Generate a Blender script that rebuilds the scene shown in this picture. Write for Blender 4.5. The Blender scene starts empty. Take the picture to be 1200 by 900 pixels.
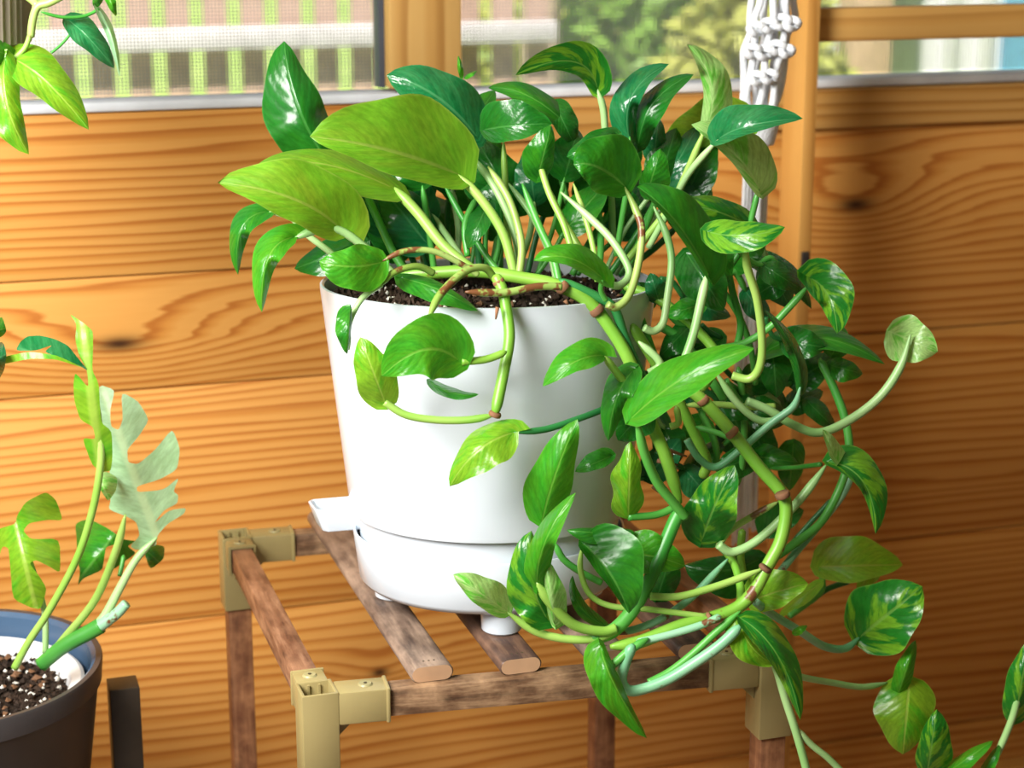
import bpy, bmesh, math, random
from mathutils import Vector, Matrix, noise

random.seed(7)
scene = bpy.context.scene
COL = scene.collection

# ------------------------------------------------------------------ camera
FPX = 2200.0
PITCH = math.radians(14.65)
YAW = math.radians(17.57)
FH = Vector((math.sin(YAW), math.cos(YAW), 0))
RH = Vector((math.cos(YAW), -math.sin(YAW), 0))
ZZ = Vector((0, 0, 1))
FW = math.cos(PITCH) * FH - math.sin(PITCH) * ZZ
UP = math.sin(PITCH) * FH + math.cos(PITCH) * ZZ
DIST = 1.4177                       # horizontal distance camera - pot axis
CAM = -(DIST * FH - 0.0184 * RH) + 0.545 * ZZ
cam_data = bpy.data.cameras.new('camera')
cam_data.sensor_width = 36.0
cam_data.lens = FPX / 1200.0 * 36.0
cam_data.clip_start = 0.05
cam_data.dof.use_dof = True
cam_data.dof.focus_distance = 1.36
cam_data.dof.aperture_fstop = 7.5
cam = bpy.data.objects.new('camera', cam_data)
COL.objects.link(cam)
cam.location = CAM
cam.rotation_euler = (math.pi / 2 - PITCH, 0, -YAW)
scene.camera = cam

# ------------------------------------------------------------------ world, sun, window light, exposure
world = bpy.data.worlds.new('sky')
scene.world = world
world.use_nodes = True
wn = world.node_tree.nodes
wl_ = world.node_tree.links
bg = wn['Background']
tc = wn.new('ShaderNodeTexCoord')
sep = wn.new('ShaderNodeSeparateXYZ')
wl_.new(tc.outputs['Generated'], sep.inputs[0])
rp = wn.new('ShaderNodeValToRGB')
rp.color_ramp.elements[0].position = 0.0
rp.color_ramp.elements[0].color = (0.80, 0.90, 1.0, 1)
rp.color_ramp.elements[1].position = 0.7
rp.color_ramp.elements[1].color = (0.25, 0.52, 1.0, 1)
wl_.new(sep.outputs['Z'], rp.inputs[0])
wl_.new(rp.outputs[0], bg.inputs['Color'])
bg.inputs['Strength'].default_value = 0.22

sun_d = bpy.data.lights.new('sun', 'SUN')
sun_d.energy = 9.5
sun_d.angle = math.radians(1.0)
sun_d.color = (1.0, 0.93, 0.82)
sun = bpy.data.objects.new('sun', sun_d)
COL.objects.link(sun)
sun.rotation_euler = Vector((0.45, 0.5, -1.0)).to_track_quat('-Z', 'Y').to_euler()

ar_d = bpy.data.lights.new('daylight_left_opening', 'AREA')
ar_d.shape = 'RECTANGLE'
ar_d.size = 0.6
ar_d.size_y = 0.7
ar_d.energy = 45
ar_d.color = (1.0, 0.97, 0.93)
ar = bpy.data.objects.new('daylight_left_opening', ar_d)
COL.objects.link(ar)
ar.location = (-0.98, -0.60, 0.88)
ar.rotation_euler = Vector((0.75, 0.95, -0.75)).to_track_quat('-Z', 'Z').to_euler()

scene.view_settings.view_transform = 'Standard'
scene.view_settings.look = 'None'
scene.view_settings.gamma = 1.0
scene.view_settings.use_curve_mapping = False
scene.view_settings.exposure = 0.15


# ------------------------------------------------------------------ pixel helpers (1200 x 900 frame)
def ray(x, y):
    return FW + (x - 600) / FPX * RH - (y - 450) / FPX * UP

def P(x, y, d=0.0):
    """pixel -> point on the upright plane facing the camera, d metres behind the pot axis"""
    r = ray(x, y)
    return CAM + r * ((DIST + d) / r.dot(FH))

def onY(x, y, Y):
    r = ray(x, y)
    return CAM + r * ((Y - CAM.y) / r.y)

def onZ(x, y, z):
    r = ray(x, y)
    return CAM + r * ((z - CAM.z) / r.z)

MPP = 1.40 / FPX                    # metres per pixel at the plant


# ------------------------------------------------------------------ material helpers
def new_mat(name):
    m = bpy.data.materials.new(name)
    m.use_nodes = True
    nt = m.node_tree
    b = nt.nodes['Principled BSDF']
    return m, nt, b

def N(nt, t, **kw):
    n = nt.nodes.new(t)
    for k, v in kw.items():
        if k.startswith('i_'):
            n.inputs[k[2:].replace('_', ' ')].default_value = v
        else:
            setattr(n, k, v)
    return n

def MATH(nt, op, a, b=None, c=None):
    n = nt.nodes.new('ShaderNodeMath')
    n.operation = op
    for i, v in enumerate((a, b, c)):
        if v is None:
            continue
        if isinstance(v, (int, float)):
            n.inputs[i].default_value = v
        else:
            nt.links.new(v, n.inputs[i])
    return n.outputs[0]

def RAMP(nt, fac, stops, interp='LINEAR'):
    n = nt.nodes.new('ShaderNodeValToRGB')
    cr = n.color_ramp
    cr.interpolation = interp
    while len(cr.elements) < len(stops):
        cr.elements.new(0.5)
    for e, (p, c) in zip(cr.elements, stops):
        e.position = p
        e.color = (c[0], c[1], c[2], 1)
    nt.links.new(fac, n.inputs[0])
    return n.outputs[0]

def MIX(nt, fac, a, b, mode='MIX'):
    n = nt.nodes.new('ShaderNodeMix')
    n.data_type = 'RGBA'
    n.blend_type = mode
    for sock, v in ((n.inputs['Factor'], fac), (n.inputs['A'], a), (n.inputs['B'], b)):
        if isinstance(v, (int, float)):
            sock.default_value = v
        elif isinstance(v, tuple):
            sock.default_value = (v[0], v[1], v[2], 1)
        else:
            nt.links.new(v, sock)
    return n.outputs['Result']

def BUMP(nt, b, h, strength=0.3, dist=0.002):
    n = nt.nodes.new('ShaderNodeBump')
    n.inputs['Strength'].default_value = strength
    n.inputs['Distance'].default_value = dist
    nt.links.new(h, n.inputs['Height'])
    nt.links.new(n.outputs[0], b.inputs['Normal'])

def NOISE(nt, vec, scale, detail=3, rough=0.5):
    n = nt.nodes.new('ShaderNodeTexNoise')
    n.inputs['Scale'].default_value = scale
    n.inputs['Detail'].default_value = detail
    n.inputs['Roughness'].default_value = rough
    if vec is not None:
        nt.links.new(vec, n.inputs['Vector'])
    return n.outputs[0]

def MAPPING(nt, vec, scale=(1, 1, 1), loc=(0, 0, 0)):
    n = nt.nodes.new('ShaderNodeMapping')
    n.inputs['Scale'].default_value = scale
    n.inputs['Location'].default_value = loc
    nt.links.new(vec, n.inputs['Vector'])
    return n.outputs[0]

def OBJ(nt):
    return nt.nodes.new('ShaderNodeTexCoord').outputs['Object']

def RND(nt):
    return nt.nodes.new('ShaderNodeObjectInfo').outputs['Random']

def plain(name, col, rough=0.5, spec=0.5, bump=0.0, bscale=200, var=0.12, metallic=0.0, coat=0.0):
    m, nt, b = new_mat(name)
    o = OBJ(nt)
    n = NOISE(nt, o, 25, 3)
    c0 = tuple(x * (1 - var) for x in col)
    c1 = tuple(min(1, x * (1 + var)) for x in col)
    nt.links.new(RAMP(nt, n, [(0.3, c0), (0.7, c1)]), b.inputs['Base Color'])
    b.inputs['Roughness'].default_value = rough
    b.inputs['Specular IOR Level'].default_value = spec
    b.inputs['Metallic'].default_value = metallic
    b.inputs['Coat Weight'].default_value = coat
    if bump:
        BUMP(nt, b, NOISE(nt, o, bscale, 2), bump, 0.001)
    return m

def vec_add_random(nt, vec, amp=20.0):
    r = RND(nt)
    cmb = N(nt, 'ShaderNodeCombineXYZ')
    nt.links.new(MATH(nt, 'MULTIPLY', r, amp), cmb.inputs[0])
    nt.links.new(MATH(nt, 'MULTIPLY', r, amp * 1.7), cmb.inputs[1])
    nt.links.new(MATH(nt, 'MULTIPLY', r, amp * 0.6), cmb.inputs[2])
    va = N(nt, 'ShaderNodeVectorMath', operation='ADD')
    nt.links.new(vec, va.inputs[0])
    nt.links.new(cmb.outputs[0], va.inputs[1])
    return va.outputs[0]

def pine(name, dark, mid, light, knots=(), axis='X', freq=80.0, rough=0.55):
    """sawn pine: rings running along the board, bent around the knots"""
    m, nt, b = new_mat(name)
    o = OBJ(nt)
    s = N(nt, 'ShaderNodeSeparateXYZ')
    nt.links.new(o, s.inputs[0])
    along, across = {'X': (s.outputs[0], s.outputs[2]), 'Z': (s.outputs[2], s.outputs[0])}[axis]
    rnd = RND(nt)
    sc = (0.6, 5.0, 5.0) if axis == 'X' else (6.0, 6.0, 0.9)
    nlow = NOISE(nt, vec_add_random(nt, MAPPING(nt, o, sc)), 1.6, 2, 0.5)
    h = MATH(nt, 'ADD', across, MATH(nt, 'MULTIPLY', nlow, 0.075))
    h = MATH(nt, 'ADD', h, MATH(nt, 'MULTIPLY', rnd, 0.3))
    dark_k = None
    for (kx, kz, ax, az, amp) in knots:
        dx = MATH(nt, 'DIVIDE', MATH(nt, 'SUBTRACT', along, kx), ax)
        dz = MATH(nt, 'DIVIDE', MATH(nt, 'SUBTRACT', across, kz), az)
        r2 = MATH(nt, 'ADD', MATH(nt, 'MULTIPLY', dx, dx), MATH(nt, 'MULTIPLY', dz, dz))
        e = MATH(nt, 'POWER', 2.718, MATH(nt, 'MULTIPLY', r2, -1.0))
        h = MATH(nt, 'ADD', h, MATH(nt, 'MULTIPLY', e, amp))
        core = MATH(nt, 'POWER', 2.718, MATH(nt, 'MULTIPLY', r2, -28.0))
        dark_k = core if dark_k is None else MATH(nt, 'MAXIMUM', dark_k, core)
    irr = NOISE(nt, vec_add_random(nt, MAPPING(nt, o, (1.2, 34, 34) if axis == 'X' else (34, 34, 1.2))), 1.0, 3, 0.6)
    h = MATH(nt, 'ADD', h, MATH(nt, 'MULTIPLY', irr, 0.022))
    w = MATH(nt, 'FRACT', MATH(nt, 'MULTIPLY', h, freq))
    ring = RAMP(nt, w, [(0.0, light), (0.40, light), (0.66, mid), (0.84, dark), (0.91, dark), (1.0, light)])
    fine = NOISE(nt, MAPPING(nt, o, (8, 260, 260) if axis == 'X' else (260, 260, 8)), 1.0, 3, 0.6)
    col = MIX(nt, MATH(nt, 'MULTIPLY', fine, 0.45), ring, mid)
    tone = NOISE(nt, vec_add_random(nt, MAPPING(nt, o, (1.5, 3, 3))), 1.3, 2)
    col = MIX(nt, 0.55, col, RAMP(nt, tone, [(0.3, (0.72, 0.66, 0.55)), (0.7, (1, 1, 1))]), 'MULTIPLY')
    if dark_k is not None:
        col = MIX(nt, dark_k, col, (0.05, 0.018, 0.006))
    nt.links.new(col, b.inputs['Base Color'])
    b.inputs['Roughness'].default_value = rough
    b.inputs['Specular IOR Level'].default_value = 0.25
    BUMP(nt, b, fine, 0.25, 0.0008)
    return m

def weathered(name, dark, mid, light, rough=0.6, scale=(150, 16, 150)):
    m, nt, b = new_mat(name)
    o = OBJ(nt)
    g = NOISE(nt, vec_add_random(nt, MAPPING(nt, o, scale)), 1.0, 6, 0.65)
    g2 = NOISE(nt, vec_add_random(nt, MAPPING(nt, o, (40, 22, 40))), 1.0, 4, 0.6)
    col = RAMP(nt, g, [(0.30, dark), (0.5, mid), (0.72, light)])
    col = MIX(nt, MATH(nt, 'MULTIPLY', g2, 0.9), col, RAMP(nt, g2, [(0.35, dark), (0.65, light)]))
    nt.links.new(col, b.inputs['Base Color'])
    b.inputs['Roughness'].default_value = rough
    b.inputs['Specular IOR Level'].default_value = 0.3
    BUMP(nt, b, g, 0.5, 0.001)
    return m

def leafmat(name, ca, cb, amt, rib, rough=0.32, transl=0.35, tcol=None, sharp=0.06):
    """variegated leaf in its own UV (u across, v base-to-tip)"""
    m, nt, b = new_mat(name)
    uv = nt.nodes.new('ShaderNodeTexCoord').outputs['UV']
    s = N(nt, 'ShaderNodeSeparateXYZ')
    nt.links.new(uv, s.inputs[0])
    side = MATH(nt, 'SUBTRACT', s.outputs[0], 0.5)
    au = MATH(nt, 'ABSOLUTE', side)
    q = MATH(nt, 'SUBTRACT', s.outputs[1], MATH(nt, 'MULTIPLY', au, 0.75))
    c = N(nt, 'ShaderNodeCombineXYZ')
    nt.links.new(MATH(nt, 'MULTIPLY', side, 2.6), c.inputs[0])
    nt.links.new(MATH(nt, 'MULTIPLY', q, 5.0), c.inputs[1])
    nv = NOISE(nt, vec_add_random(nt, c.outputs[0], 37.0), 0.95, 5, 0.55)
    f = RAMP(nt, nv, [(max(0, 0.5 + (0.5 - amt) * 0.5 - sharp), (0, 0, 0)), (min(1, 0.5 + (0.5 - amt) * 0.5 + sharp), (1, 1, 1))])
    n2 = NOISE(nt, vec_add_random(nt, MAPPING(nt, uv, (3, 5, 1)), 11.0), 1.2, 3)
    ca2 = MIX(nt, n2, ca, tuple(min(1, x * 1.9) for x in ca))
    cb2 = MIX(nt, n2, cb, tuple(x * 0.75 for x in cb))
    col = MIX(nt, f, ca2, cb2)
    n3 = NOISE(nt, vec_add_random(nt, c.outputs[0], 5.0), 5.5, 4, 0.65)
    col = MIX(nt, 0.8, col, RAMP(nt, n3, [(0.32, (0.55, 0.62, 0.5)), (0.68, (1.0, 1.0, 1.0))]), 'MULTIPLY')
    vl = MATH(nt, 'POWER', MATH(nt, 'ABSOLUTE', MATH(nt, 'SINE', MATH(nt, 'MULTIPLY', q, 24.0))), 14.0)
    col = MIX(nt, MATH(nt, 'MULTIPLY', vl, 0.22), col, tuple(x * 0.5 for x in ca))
    ribf = RAMP(nt, au, [(0.012, (1, 1, 1)), (0.03, (0, 0, 0))])
    col = MIX(nt, MATH(nt, 'MULTIPLY', ribf, 0.6), col, rib)
    edge = RAMP(nt, au, [(0.478, (0, 0, 0)), (0.497, (1, 1, 1))])
    col = MIX(nt, MATH(nt, 'MULTIPLY', edge, 0.45), col, rib)
    nt.links.new(col, b.inputs['Base Color'])
    b.inputs['Roughness'].default_value = rough
    b.inputs['Specular IOR Level'].default_value = 0.55
    vein = MATH(nt, 'SINE', MATH(nt, 'MULTIPLY', q, 52.0))
    hh = MATH(nt, 'ADD', MATH(nt, 'MULTIPLY', vein, 0.22), MATH(nt, 'MULTIPLY', NOISE(nt, MAPPING(nt, uv, (4, 7, 1)), 1.5, 2), 1.6))
    hh = MATH(nt, 'SUBTRACT', hh, MATH(nt, 'MULTIPLY', ribf, 1.0))
    BUMP(nt, b, hh, 0.22, 0.0014)
    tr = N(nt, 'ShaderNodeBsdfTranslucent')
    tm = MIX(nt, 1.0, col, tcol or (1.0, 1.0, 0.55), 'MULTIPLY')
    gm = N(nt, 'ShaderNodeGamma')
    gm.inputs['Gamma'].default_value = 0.75
    nt.links.new(tm, gm.inputs[0])
    nt.links.new(gm.outputs[0], tr.inputs['Color'])
    mx = N(nt, 'ShaderNodeMixShader')
    mx.inputs[0].default_value = transl
    nt.links.new(b.outputs[0], mx.inputs[1])
    nt.links.new(tr.outputs[0], mx.inputs[2])
    nt.links.new(mx.outputs[0], nt.nodes['Material Output'].inputs['Surface'])
    return m

def stemmat(name, ca, cb, spots=0.0):
    m, nt, b = new_mat(name)
    o = OBJ(nt)
    n = NOISE(nt, vec_add_random(nt, o, 9.0), 14, 3)
    col = RAMP(nt, n, [(0.35, ca), (0.65, cb)])
    if spots:
        n2 = NOISE(nt, vec_add_random(nt, o, 5.0), 45, 4, 0.6)
        f = RAMP(nt, n2, [(0.66 - spots, (0, 0, 0)), (0.70 - spots, (1, 1, 1))])
        col = MIX(nt, f, col, (0.16, 0.06, 0.02))
    nt.links.new(col, b.inputs['Base Color'])
    b.inputs['Roughness'].default_value = 0.38
    b.inputs['Subsurface Weight'].default_value = 0.0
    return m


# ------------------------------------------------------------------ mesh helpers
def link(o, parent=None):
    COL.objects.link(o)
    if parent is not None:
        o.parent = parent
        o.matrix_parent_inverse = par_matrix(parent).inverted()
    return o

def par_matrix(o):
    if o.type == 'EMPTY':
        return Matrix.Translation(o.location)
    return Matrix.Identity(4)

def tag(o, label=None, cat=None, group=None, kind=None):
    if label: o['label'] = label
    if cat: o['category'] = cat
    if group: o['group'] = group
    if kind: o['kind'] = kind
    return o

def thing(name, loc, label=None, cat=None, group=None, kind=None):
    o = bpy.data.objects.new(name, None)
    o.empty_display_size = 0.02
    COL.objects.link(o)
    o.location = loc
    return tag(o, label, cat, group, kind)

def mesh_obj(name, verts, faces, mat, parent=None, smooth=True, uvs=None):
    me = bpy.data.meshes.new(name)
    me.from_pydata([tuple(v) for v in verts], [], faces)
    if uvs is not None:
        ul = me.uv_layers.new(name='UVMap')
        for poly in me.polygons:
            for li in poly.loop_indices:
                ul.data[li].uv = uvs[me.loops[li].vertex_index]
    if smooth:
        me.polygons.foreach_set('use_smooth', [True] * len(me.polygons))
    me.materials.append(mat)
    me.update()
    o = bpy.data.objects.new(name, me)
    return link(o, parent)

def bm_obj(name, bm, mat, parent=None, smooth=False, sharp=None):
    me = bpy.data.meshes.new(name)
    bmesh.ops.recalc_face_normals(bm, faces=bm.faces)
    bm.to_mesh(me)
    bm.free()
    if smooth:
        me.polygons.foreach_set('use_smooth', [True] * len(me.polygons))
        if sharp:
            me.set_sharp_from_angle(angle=math.radians(sharp))
    me.materials.append(mat)
    o = bpy.data.objects.new(name, me)
    return link(o, parent)

def bm_box(bm, lo, hi, bevel=0.0, seg=2, mtx=None):
    r = bmesh.ops.create_cube(bm, size=1.0)
    vs = r['verts']
    lo = Vector(lo); hi = Vector(hi)
    c = (lo + hi) / 2
    s = hi - lo
    for v in vs:
        v.co = Vector((v.co.x * s.x, v.co.y * s.y, v.co.z * s.z)) + c
    if bevel:
        es = list({e for v in vs for e in v.link_edges})
        res = bmesh.ops.bevel(bm, geom=es, offset=bevel, segments=seg, affect='EDGES', profile=0.5)
        vs = list({v for v in res['verts']} | {v for v in vs if v.is_valid})
    if mtx is not None:
        for v in vs:
            v.co = mtx @ v.co
    return vs

def box(name, lo, hi, mat, parent=None, bevel=0.0, mtx=None, seg=2):
    bm = bmesh.new()
    bm_box(bm, lo, hi, bevel, seg, mtx)
    return bm_obj(name, bm, mat, parent, smooth=bevel > 0, sharp=40)

def beam(name, a, b, w, h, mat, parent=None, bevel=0.0012, up=ZZ):
    """bar from a to b: w across (horizontal), h along up"""
    a = Vector(a); b = Vector(b)
    d = (b - a)
    L = d.length
    x = d.normalized()
    y = up.cross(x).normalized()
    z = x.cross(y)
    mtx = Matrix(((x.x, y.x, z.x, a.x), (x.y, y.y, z.y, a.y), (x.z, y.z, z.z, a.z), (0, 0, 0, 1)))
    return box(name, (0, -w / 2, -h / 2), (L, w / 2, h / 2), mat, parent, bevel, mtx)

def lathe(name, prof, mat, parent=None, center=(0, 0, 0), seg=96, rib=None, closed=False):
    vs, fs = [], []
    n = len(prof)
    for k in range(seg):
        a = 2 * math.pi * k / seg
        for (r, z) in prof:
            rr = r * (1 + (rib[1] * math.sin(rib[0] * a) if rib else 0))
            vs.append((center[0] + rr * math.cos(a), center[1] + rr * math.sin(a), center[2] + z))
    for k in range(seg):
        k2 = (k + 1) % seg
        for i in range(n - 1):
            fs.append((k * n + i, k2 * n + i, k2 * n + i + 1, k * n + i + 1))
    o = mesh_obj(name, vs, fs, mat, parent)
    bm = bmesh.new(); bm.from_mesh(o.data)
    bmesh.ops.remove_doubles(bm, verts=bm.verts, dist=1e-6)
    bmesh.ops.recalc_face_normals(bm, faces=bm.faces)
    bm.to_mesh(o.data); bm.free()
    o.data.polygons.foreach_set('use_smooth', [True] * len(o.data.polygons))
    o.data.set_sharp_from_angle(angle=math.radians(38))
    return o

def catmull(pts, per=6):
    out = []
    n = len(pts)
    for i in range(n - 1):
        p0 = pts[max(0, i - 1)]; p1 = pts[i]; p2 = pts[i + 1]; p3 = pts[min(n - 1, i + 2)]
        for k in range(per):
            t = k / per
            out.append(0.5 * ((2 * p1) + (p2 - p0) * t + (2 * p0 - 5 * p1 + 4 * p2 - p3) * t * t + (3 * p1 - p0 - 3 * p2 + p3) * t ** 3))
    out.append(pts[-1].copy())
    return out

def tube(name, pts, r0, r1, mat, parent=None, sides=8, per=6, radf=None):
    pts = catmull([Vector(p) for p in pts], per) if len(pts) > 2 and per > 1 else [Vector(p) for p in pts]
    n = len(pts)
    vs, fs = [], []
    ref = None
    for i, p in enumerate(pts):
        t = (pts[min(n - 1, i + 1)] - pts[max(0, i - 1)]).normalized()
        if ref is None:
            ref = t.orthogonal().normalized()
        ref = (ref - t * ref.dot(t))
        ref = ref.normalized() if ref.length > 1e-6 else t.orthogonal().normalized()
        b2 = t.cross(ref)
        u = i / (n - 1)
        r = r0 + (r1 - r0) * u
        if radf: r *= radf(u)
        for k in range(sides):
            a = 2 * math.pi * k / sides
            vs.append(p + ref * (r * math.cos(a)) + b2 * (r * math.sin(a)))
    for i in range(n - 1):
        for k in range(sides):
            k2 = (k + 1) % sides
            fs.append((i * sides + k, i * sides + k2, (i + 1) * sides + k2, (i + 1) * sides + k))
    fs.append(tuple(range(sides - 1, -1, -1)))
    fs.append(tuple((n - 1) * sides + k for k in range(sides)))
    return mesh_obj(name, vs, fs, mat, parent)

def stem(parent, px, d0, d1, w0, mat, w1=None, name='petiole', dd=None):
    """stem along pixel points; depth runs d0 -> d1 (or explicit list dd)"""
    n = len(px)
    L = [0]
    for a, b in zip(px[:-1], px[1:]):
        L.append(L[-1] + math.hypot(b[0] - a[0], b[1] - a[1]))
    pts = []
    for i, (x, y) in enumerate(px):
        d = dd[i] if dd else d0 + (d1 - d0) * L[i] / L[-1]
        pts.append(P(x, y, d))
    w1 = w0 if w1 is None else w1
    return tube(name, pts, w0 * MPP / 2, w1 * MPP / 2, mat, parent, radf=(lambda u: min(1.0, 0.22 + u * 5.0)) if name == 'petiole' else (lambda u: min(1.0, 0.35 + u * 14, 0.35 + (1 - u) * 14)) if name == 'vine' else None)

def leaf(parent, base, tip, wl, wr, d0, d1, mat, mid=None, dm=-0.012, lobe=0.11, sl=None, sr=None,
         name='leaf', ratio=0.34, nt_=18, ns=5, wave=0.05, loff=(1, 1)):
    """heart-shaped leaf: wl / wr apparent half widths left and right of the way base -> tip"""
    bx, by = base; tx, ty = tip
    mx, my = mid if mid else ((bx + tx) / 2, (by + ty) / 2)
    cx, cy = 2 * mx - 0.5 * (bx + tx), 2 * my - 0.5 * (by + ty)
    def cur(t):
        a, b, c = (1 - t) ** 2, 2 * t * (1 - t), t * t
        return (a * bx + b * cx + c * tx, a * by + b * cy + c * ty, d0 * (1 - t) + d1 * t + 4 * t * (1 - t) * dm)
    pp = [cur(i / 20) for i in range(21)]
    w3 = [P(*p) for p in pp]
    L3 = sum((b - a).length for a, b in zip(w3[:-1], w3[1:]))
    Lpx = sum(math.hypot(b[0] - a[0], b[1] - a[1]) for a, b in zip(pp[:-1], pp[1:]))
    hw = ratio * L3
    wl *= 1.08; wr *= 1.08
    rng = random.Random(int(bx * 131 + by * 17 + tx * 7))
    ph = rng.uniform(0, 6.28); ph2 = rng.uniform(0, 6.28)
    vs, uvs, fs = [], [], []
    cols = 2 * ns + 1
    for i in range(nt_ + 1):
        t = i / nt_
        t = t ** 1.15
        x, y, d = cur(t)
        x2, y2, _ = cur(min(1, t + 0.01)); x1, y1, _ = cur(max(0, t - 0.01))
        l = math.hypot(x2 - x1, y2 - y1) or 1
        Tx, Ty = (x2 - x1) / l, (y2 - y1) / l
        nx, ny = -Ty, Tx
        f = math.sin(math.pi * min(1, t) ** 0.64) if t < 1 else 0.0
        f = max(f, 0.0) ** 0.66
        for j in range(cols):
            s = (j - ns) / ns
            side = 1 if s > 0 else -1
            a = abs(s)
            w = (wr if s > 0 else wl)
            up = -(ny * side)                       # >0: this half points up in the picture
            sg = (sr if s > 0 else sl)
            if sg is None:
                sg = 0.55 if abs(up) < 0.4 else (1.0 if up > 0 else -0.45)
            wm = w * MPP
            zd = min(math.sqrt(max(0.0, hw * hw - wm * wm)), 0.8 * hw) * sg
            wob = 1 + wave * math.sin(t * 13 + (ph if s > 0 else ph2)) * a
            ww = w * f * wob
            al = -lobe * Lpx * (a ** 1.4) * (1 - t) ** 5 * loff[1 if s > 0 else 0]
            q = P(x + nx * s * ww + Tx * al, y + ny * s * ww + Ty * al,
                  d + zd * f * a ** 1.5 + 0.0016 * math.sin(t * 17 + ph * side) * a * a)
            vs.append(q)
            uvs.append((0.5 + s * 0.5, t))
    for i in range(nt_):
        for j in range(cols - 1):
            k = i * cols + j
            fs.append((k, k + 1, k + cols + 1, k + cols))
    return mesh_obj(name, vs, fs, mat, parent, uvs=uvs)

def outline_leaf(parent, poly, d0, slope, mat, rib, curl=0.02, name='leaf'):
    """split leaf cut along an outline; depth from a tilted sheet that folds back from the rib line"""
    (ax, ay), (bx, by) = rib
    rl = math.hypot(bx - ax, by - ay)
    ux, uy = (bx - ax) / rl, (by - ay) / rl
    # round the corners a little
    pts = []
    n = len(poly)
    for i in range(n):
        p0, p1, p2 = poly[i - 1], poly[i], poly[(i + 1) % n]
        for k in (0.25, 0.0, -0.25):
            q = p0 if k > 0 else p2
            kk = abs(k)
            pts.append((p1[0] * (1 - kk) + q[0] * kk, p1[1] * (1 - kk) + q[1] * kk))
            if k == 0.0:
                m = ((p0[0] + p2[0]) / 2, (p0[1] + p2[1]) / 2)
                pts[-1] = (p1[0] * 0.88 + m[0] * 0.12, p1[1] * 0.88 + m[1] * 0.12)
    bm = bmesh.new()
    bv = [bm.verts.new((x, y, 0)) for x, y in pts]
    f = bm.faces.new(bv)
    f.normal_update()
    bmesh.ops.triangulate(bm, faces=[f])
    for _ in range(2):
        long_e = [e for e in bm.edges if e.calc_length() > 9]
        if not long_e: break
        bmesh.ops.subdivide_edges(bm, edges=long_e, cuts=1)
        bmesh.ops.triangulate(bm, faces=bm.faces)
    me = bpy.data.meshes.new(name)
    ul = []
    for v in bm.verts:
        x, y = v.co.x, v.co.y
        t = ((x - ax) * ux + (y - ay) * uy) / rl
        s = ((x - ax) * -uy + (y - ay) * ux) / rl
        d = d0 + slope * t + curl * min(1.5, abs(s) * 2) ** 1.5 - 0.012 * math.sin(min(1, max(0, t)) * 3.14)
        ul.append((0.5 + max(-0.47, min(0.47, s * 0.8)), t))
        v.co = P(x, y, d)
    bm.verts.index_update()
    uvl = bm.loops.layers.uv.new('UVMap')
    for fc in bm.faces:
        fc.smooth = True
        for lp in fc.loops:
            lp[uvl].uv = ul[lp.vert.index]
    bm.to_mesh(me); bm.free()
    me.materials.append(mat)
    o = bpy.data.objects.new(name, me)
    return link(o, parent)


# ------------------------------------------------------------------ materials
K1 = onY(140, 403, 0.45)
K2 = onY(1003, 240, 0.45)
K3 = onY(445, 788, 0.45)
M = {}
M['pine'] = pine('pine_board', (0.43, 0.135, 0.020), (0.62, 0.265, 0.052), (0.73, 0.37, 0.095),
                 knots=((K1.x, K1.z, 0.125, 0.040, 0.050), (K2.x, K2.z, 0.11, 0.045, 0.045), (K3.x, K3.z, 0.05, 0.028, 0.02)))
M['trim_pine'] = pine('trim_pine', (0.36, 0.16, 0.035), (0.52, 0.26, 0.06), (0.60, 0.34, 0.10))
M['post_pine'] = pine('post_pine', (0.36, 0.18, 0.045), (0.50, 0.28, 0.08), (0.58, 0.36, 0.12), axis='Z', freq=30)
M['ladder_wood'] = pine('ladder_bamboo', (0.50, 0.23, 0.05), (0.62, 0.31, 0.075), (0.68, 0.37, 0.10), axis='Z', freq=40)
M['rung_wood'] = pine('rung_bamboo', (0.48, 0.24, 0.06), (0.58, 0.31, 0.08), (0.64, 0.37, 0.11), freq=40)
M['sill'] = plain('painted_sill', (0.62, 0.66, 0.70), 0.5)
M['dark_frame'] = plain('dark_screen_frame', (0.05, 0.06, 0.08), 0.5)
M['screen'] = plain('screen_wire', (0.22, 0.22, 0.22), 0.6)
M['room'] = plain('room_wood', (0.45, 0.28, 0.13), 0.7)
M['floor'] = plain('deck_floor', (0.30, 0.20, 0.13), 0.7)
M['ceiling'] = plain('ceiling_paint', (0.75, 0.73, 0.70), 0.7)
M['white'] = plain('white_glazed_plastic', (0.62, 0.68, 0.74), 0.14, 0.5, var=0.01)  # bluish tint puts sky reflection into the white base colour
M['soil'] = plain('dark_soil', (0.022, 0.014, 0.009), 0.9, 0.2, bump=1.0, bscale=300, var=0.6)
M['lump'] = plain('soil_lump', (0.030, 0.017, 0.010), 0.85, 0.3, var=0.6)
M['perlite'] = plain('perlite', (0.75, 0.72, 0.64), 0.8)
M['bark'] = plain('bark_chip', (0.17, 0.08, 0.035), 0.8)
M['slat'] = weathered('weathered_slat', (0.035, 0.024, 0.022), (0.17, 0.112, 0.082), (0.42, 0.30, 0.22), 0.45)
M['slat_dark'] = weathered('burnt_slat', (0.018, 0.014, 0.016), (0.085, 0.048, 0.036), (0.24, 0.135, 0.085), 0.38)
M['slat_end'] = plain('slat_end_grain', (0.50, 0.30, 0.17), 0.7, var=0.2)
M['rail'] = weathered('brown_rail', (0.055, 0.022, 0.012), (0.23, 0.098, 0.048), (0.50, 0.27, 0.15), 0.5)
M['rail_x'] = weathered('brown_rail_along', (0.035, 0.018, 0.010), (0.16, 0.080, 0.040), (0.46, 0.29, 0.16), 0.5, (22, 160, 200))
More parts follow.
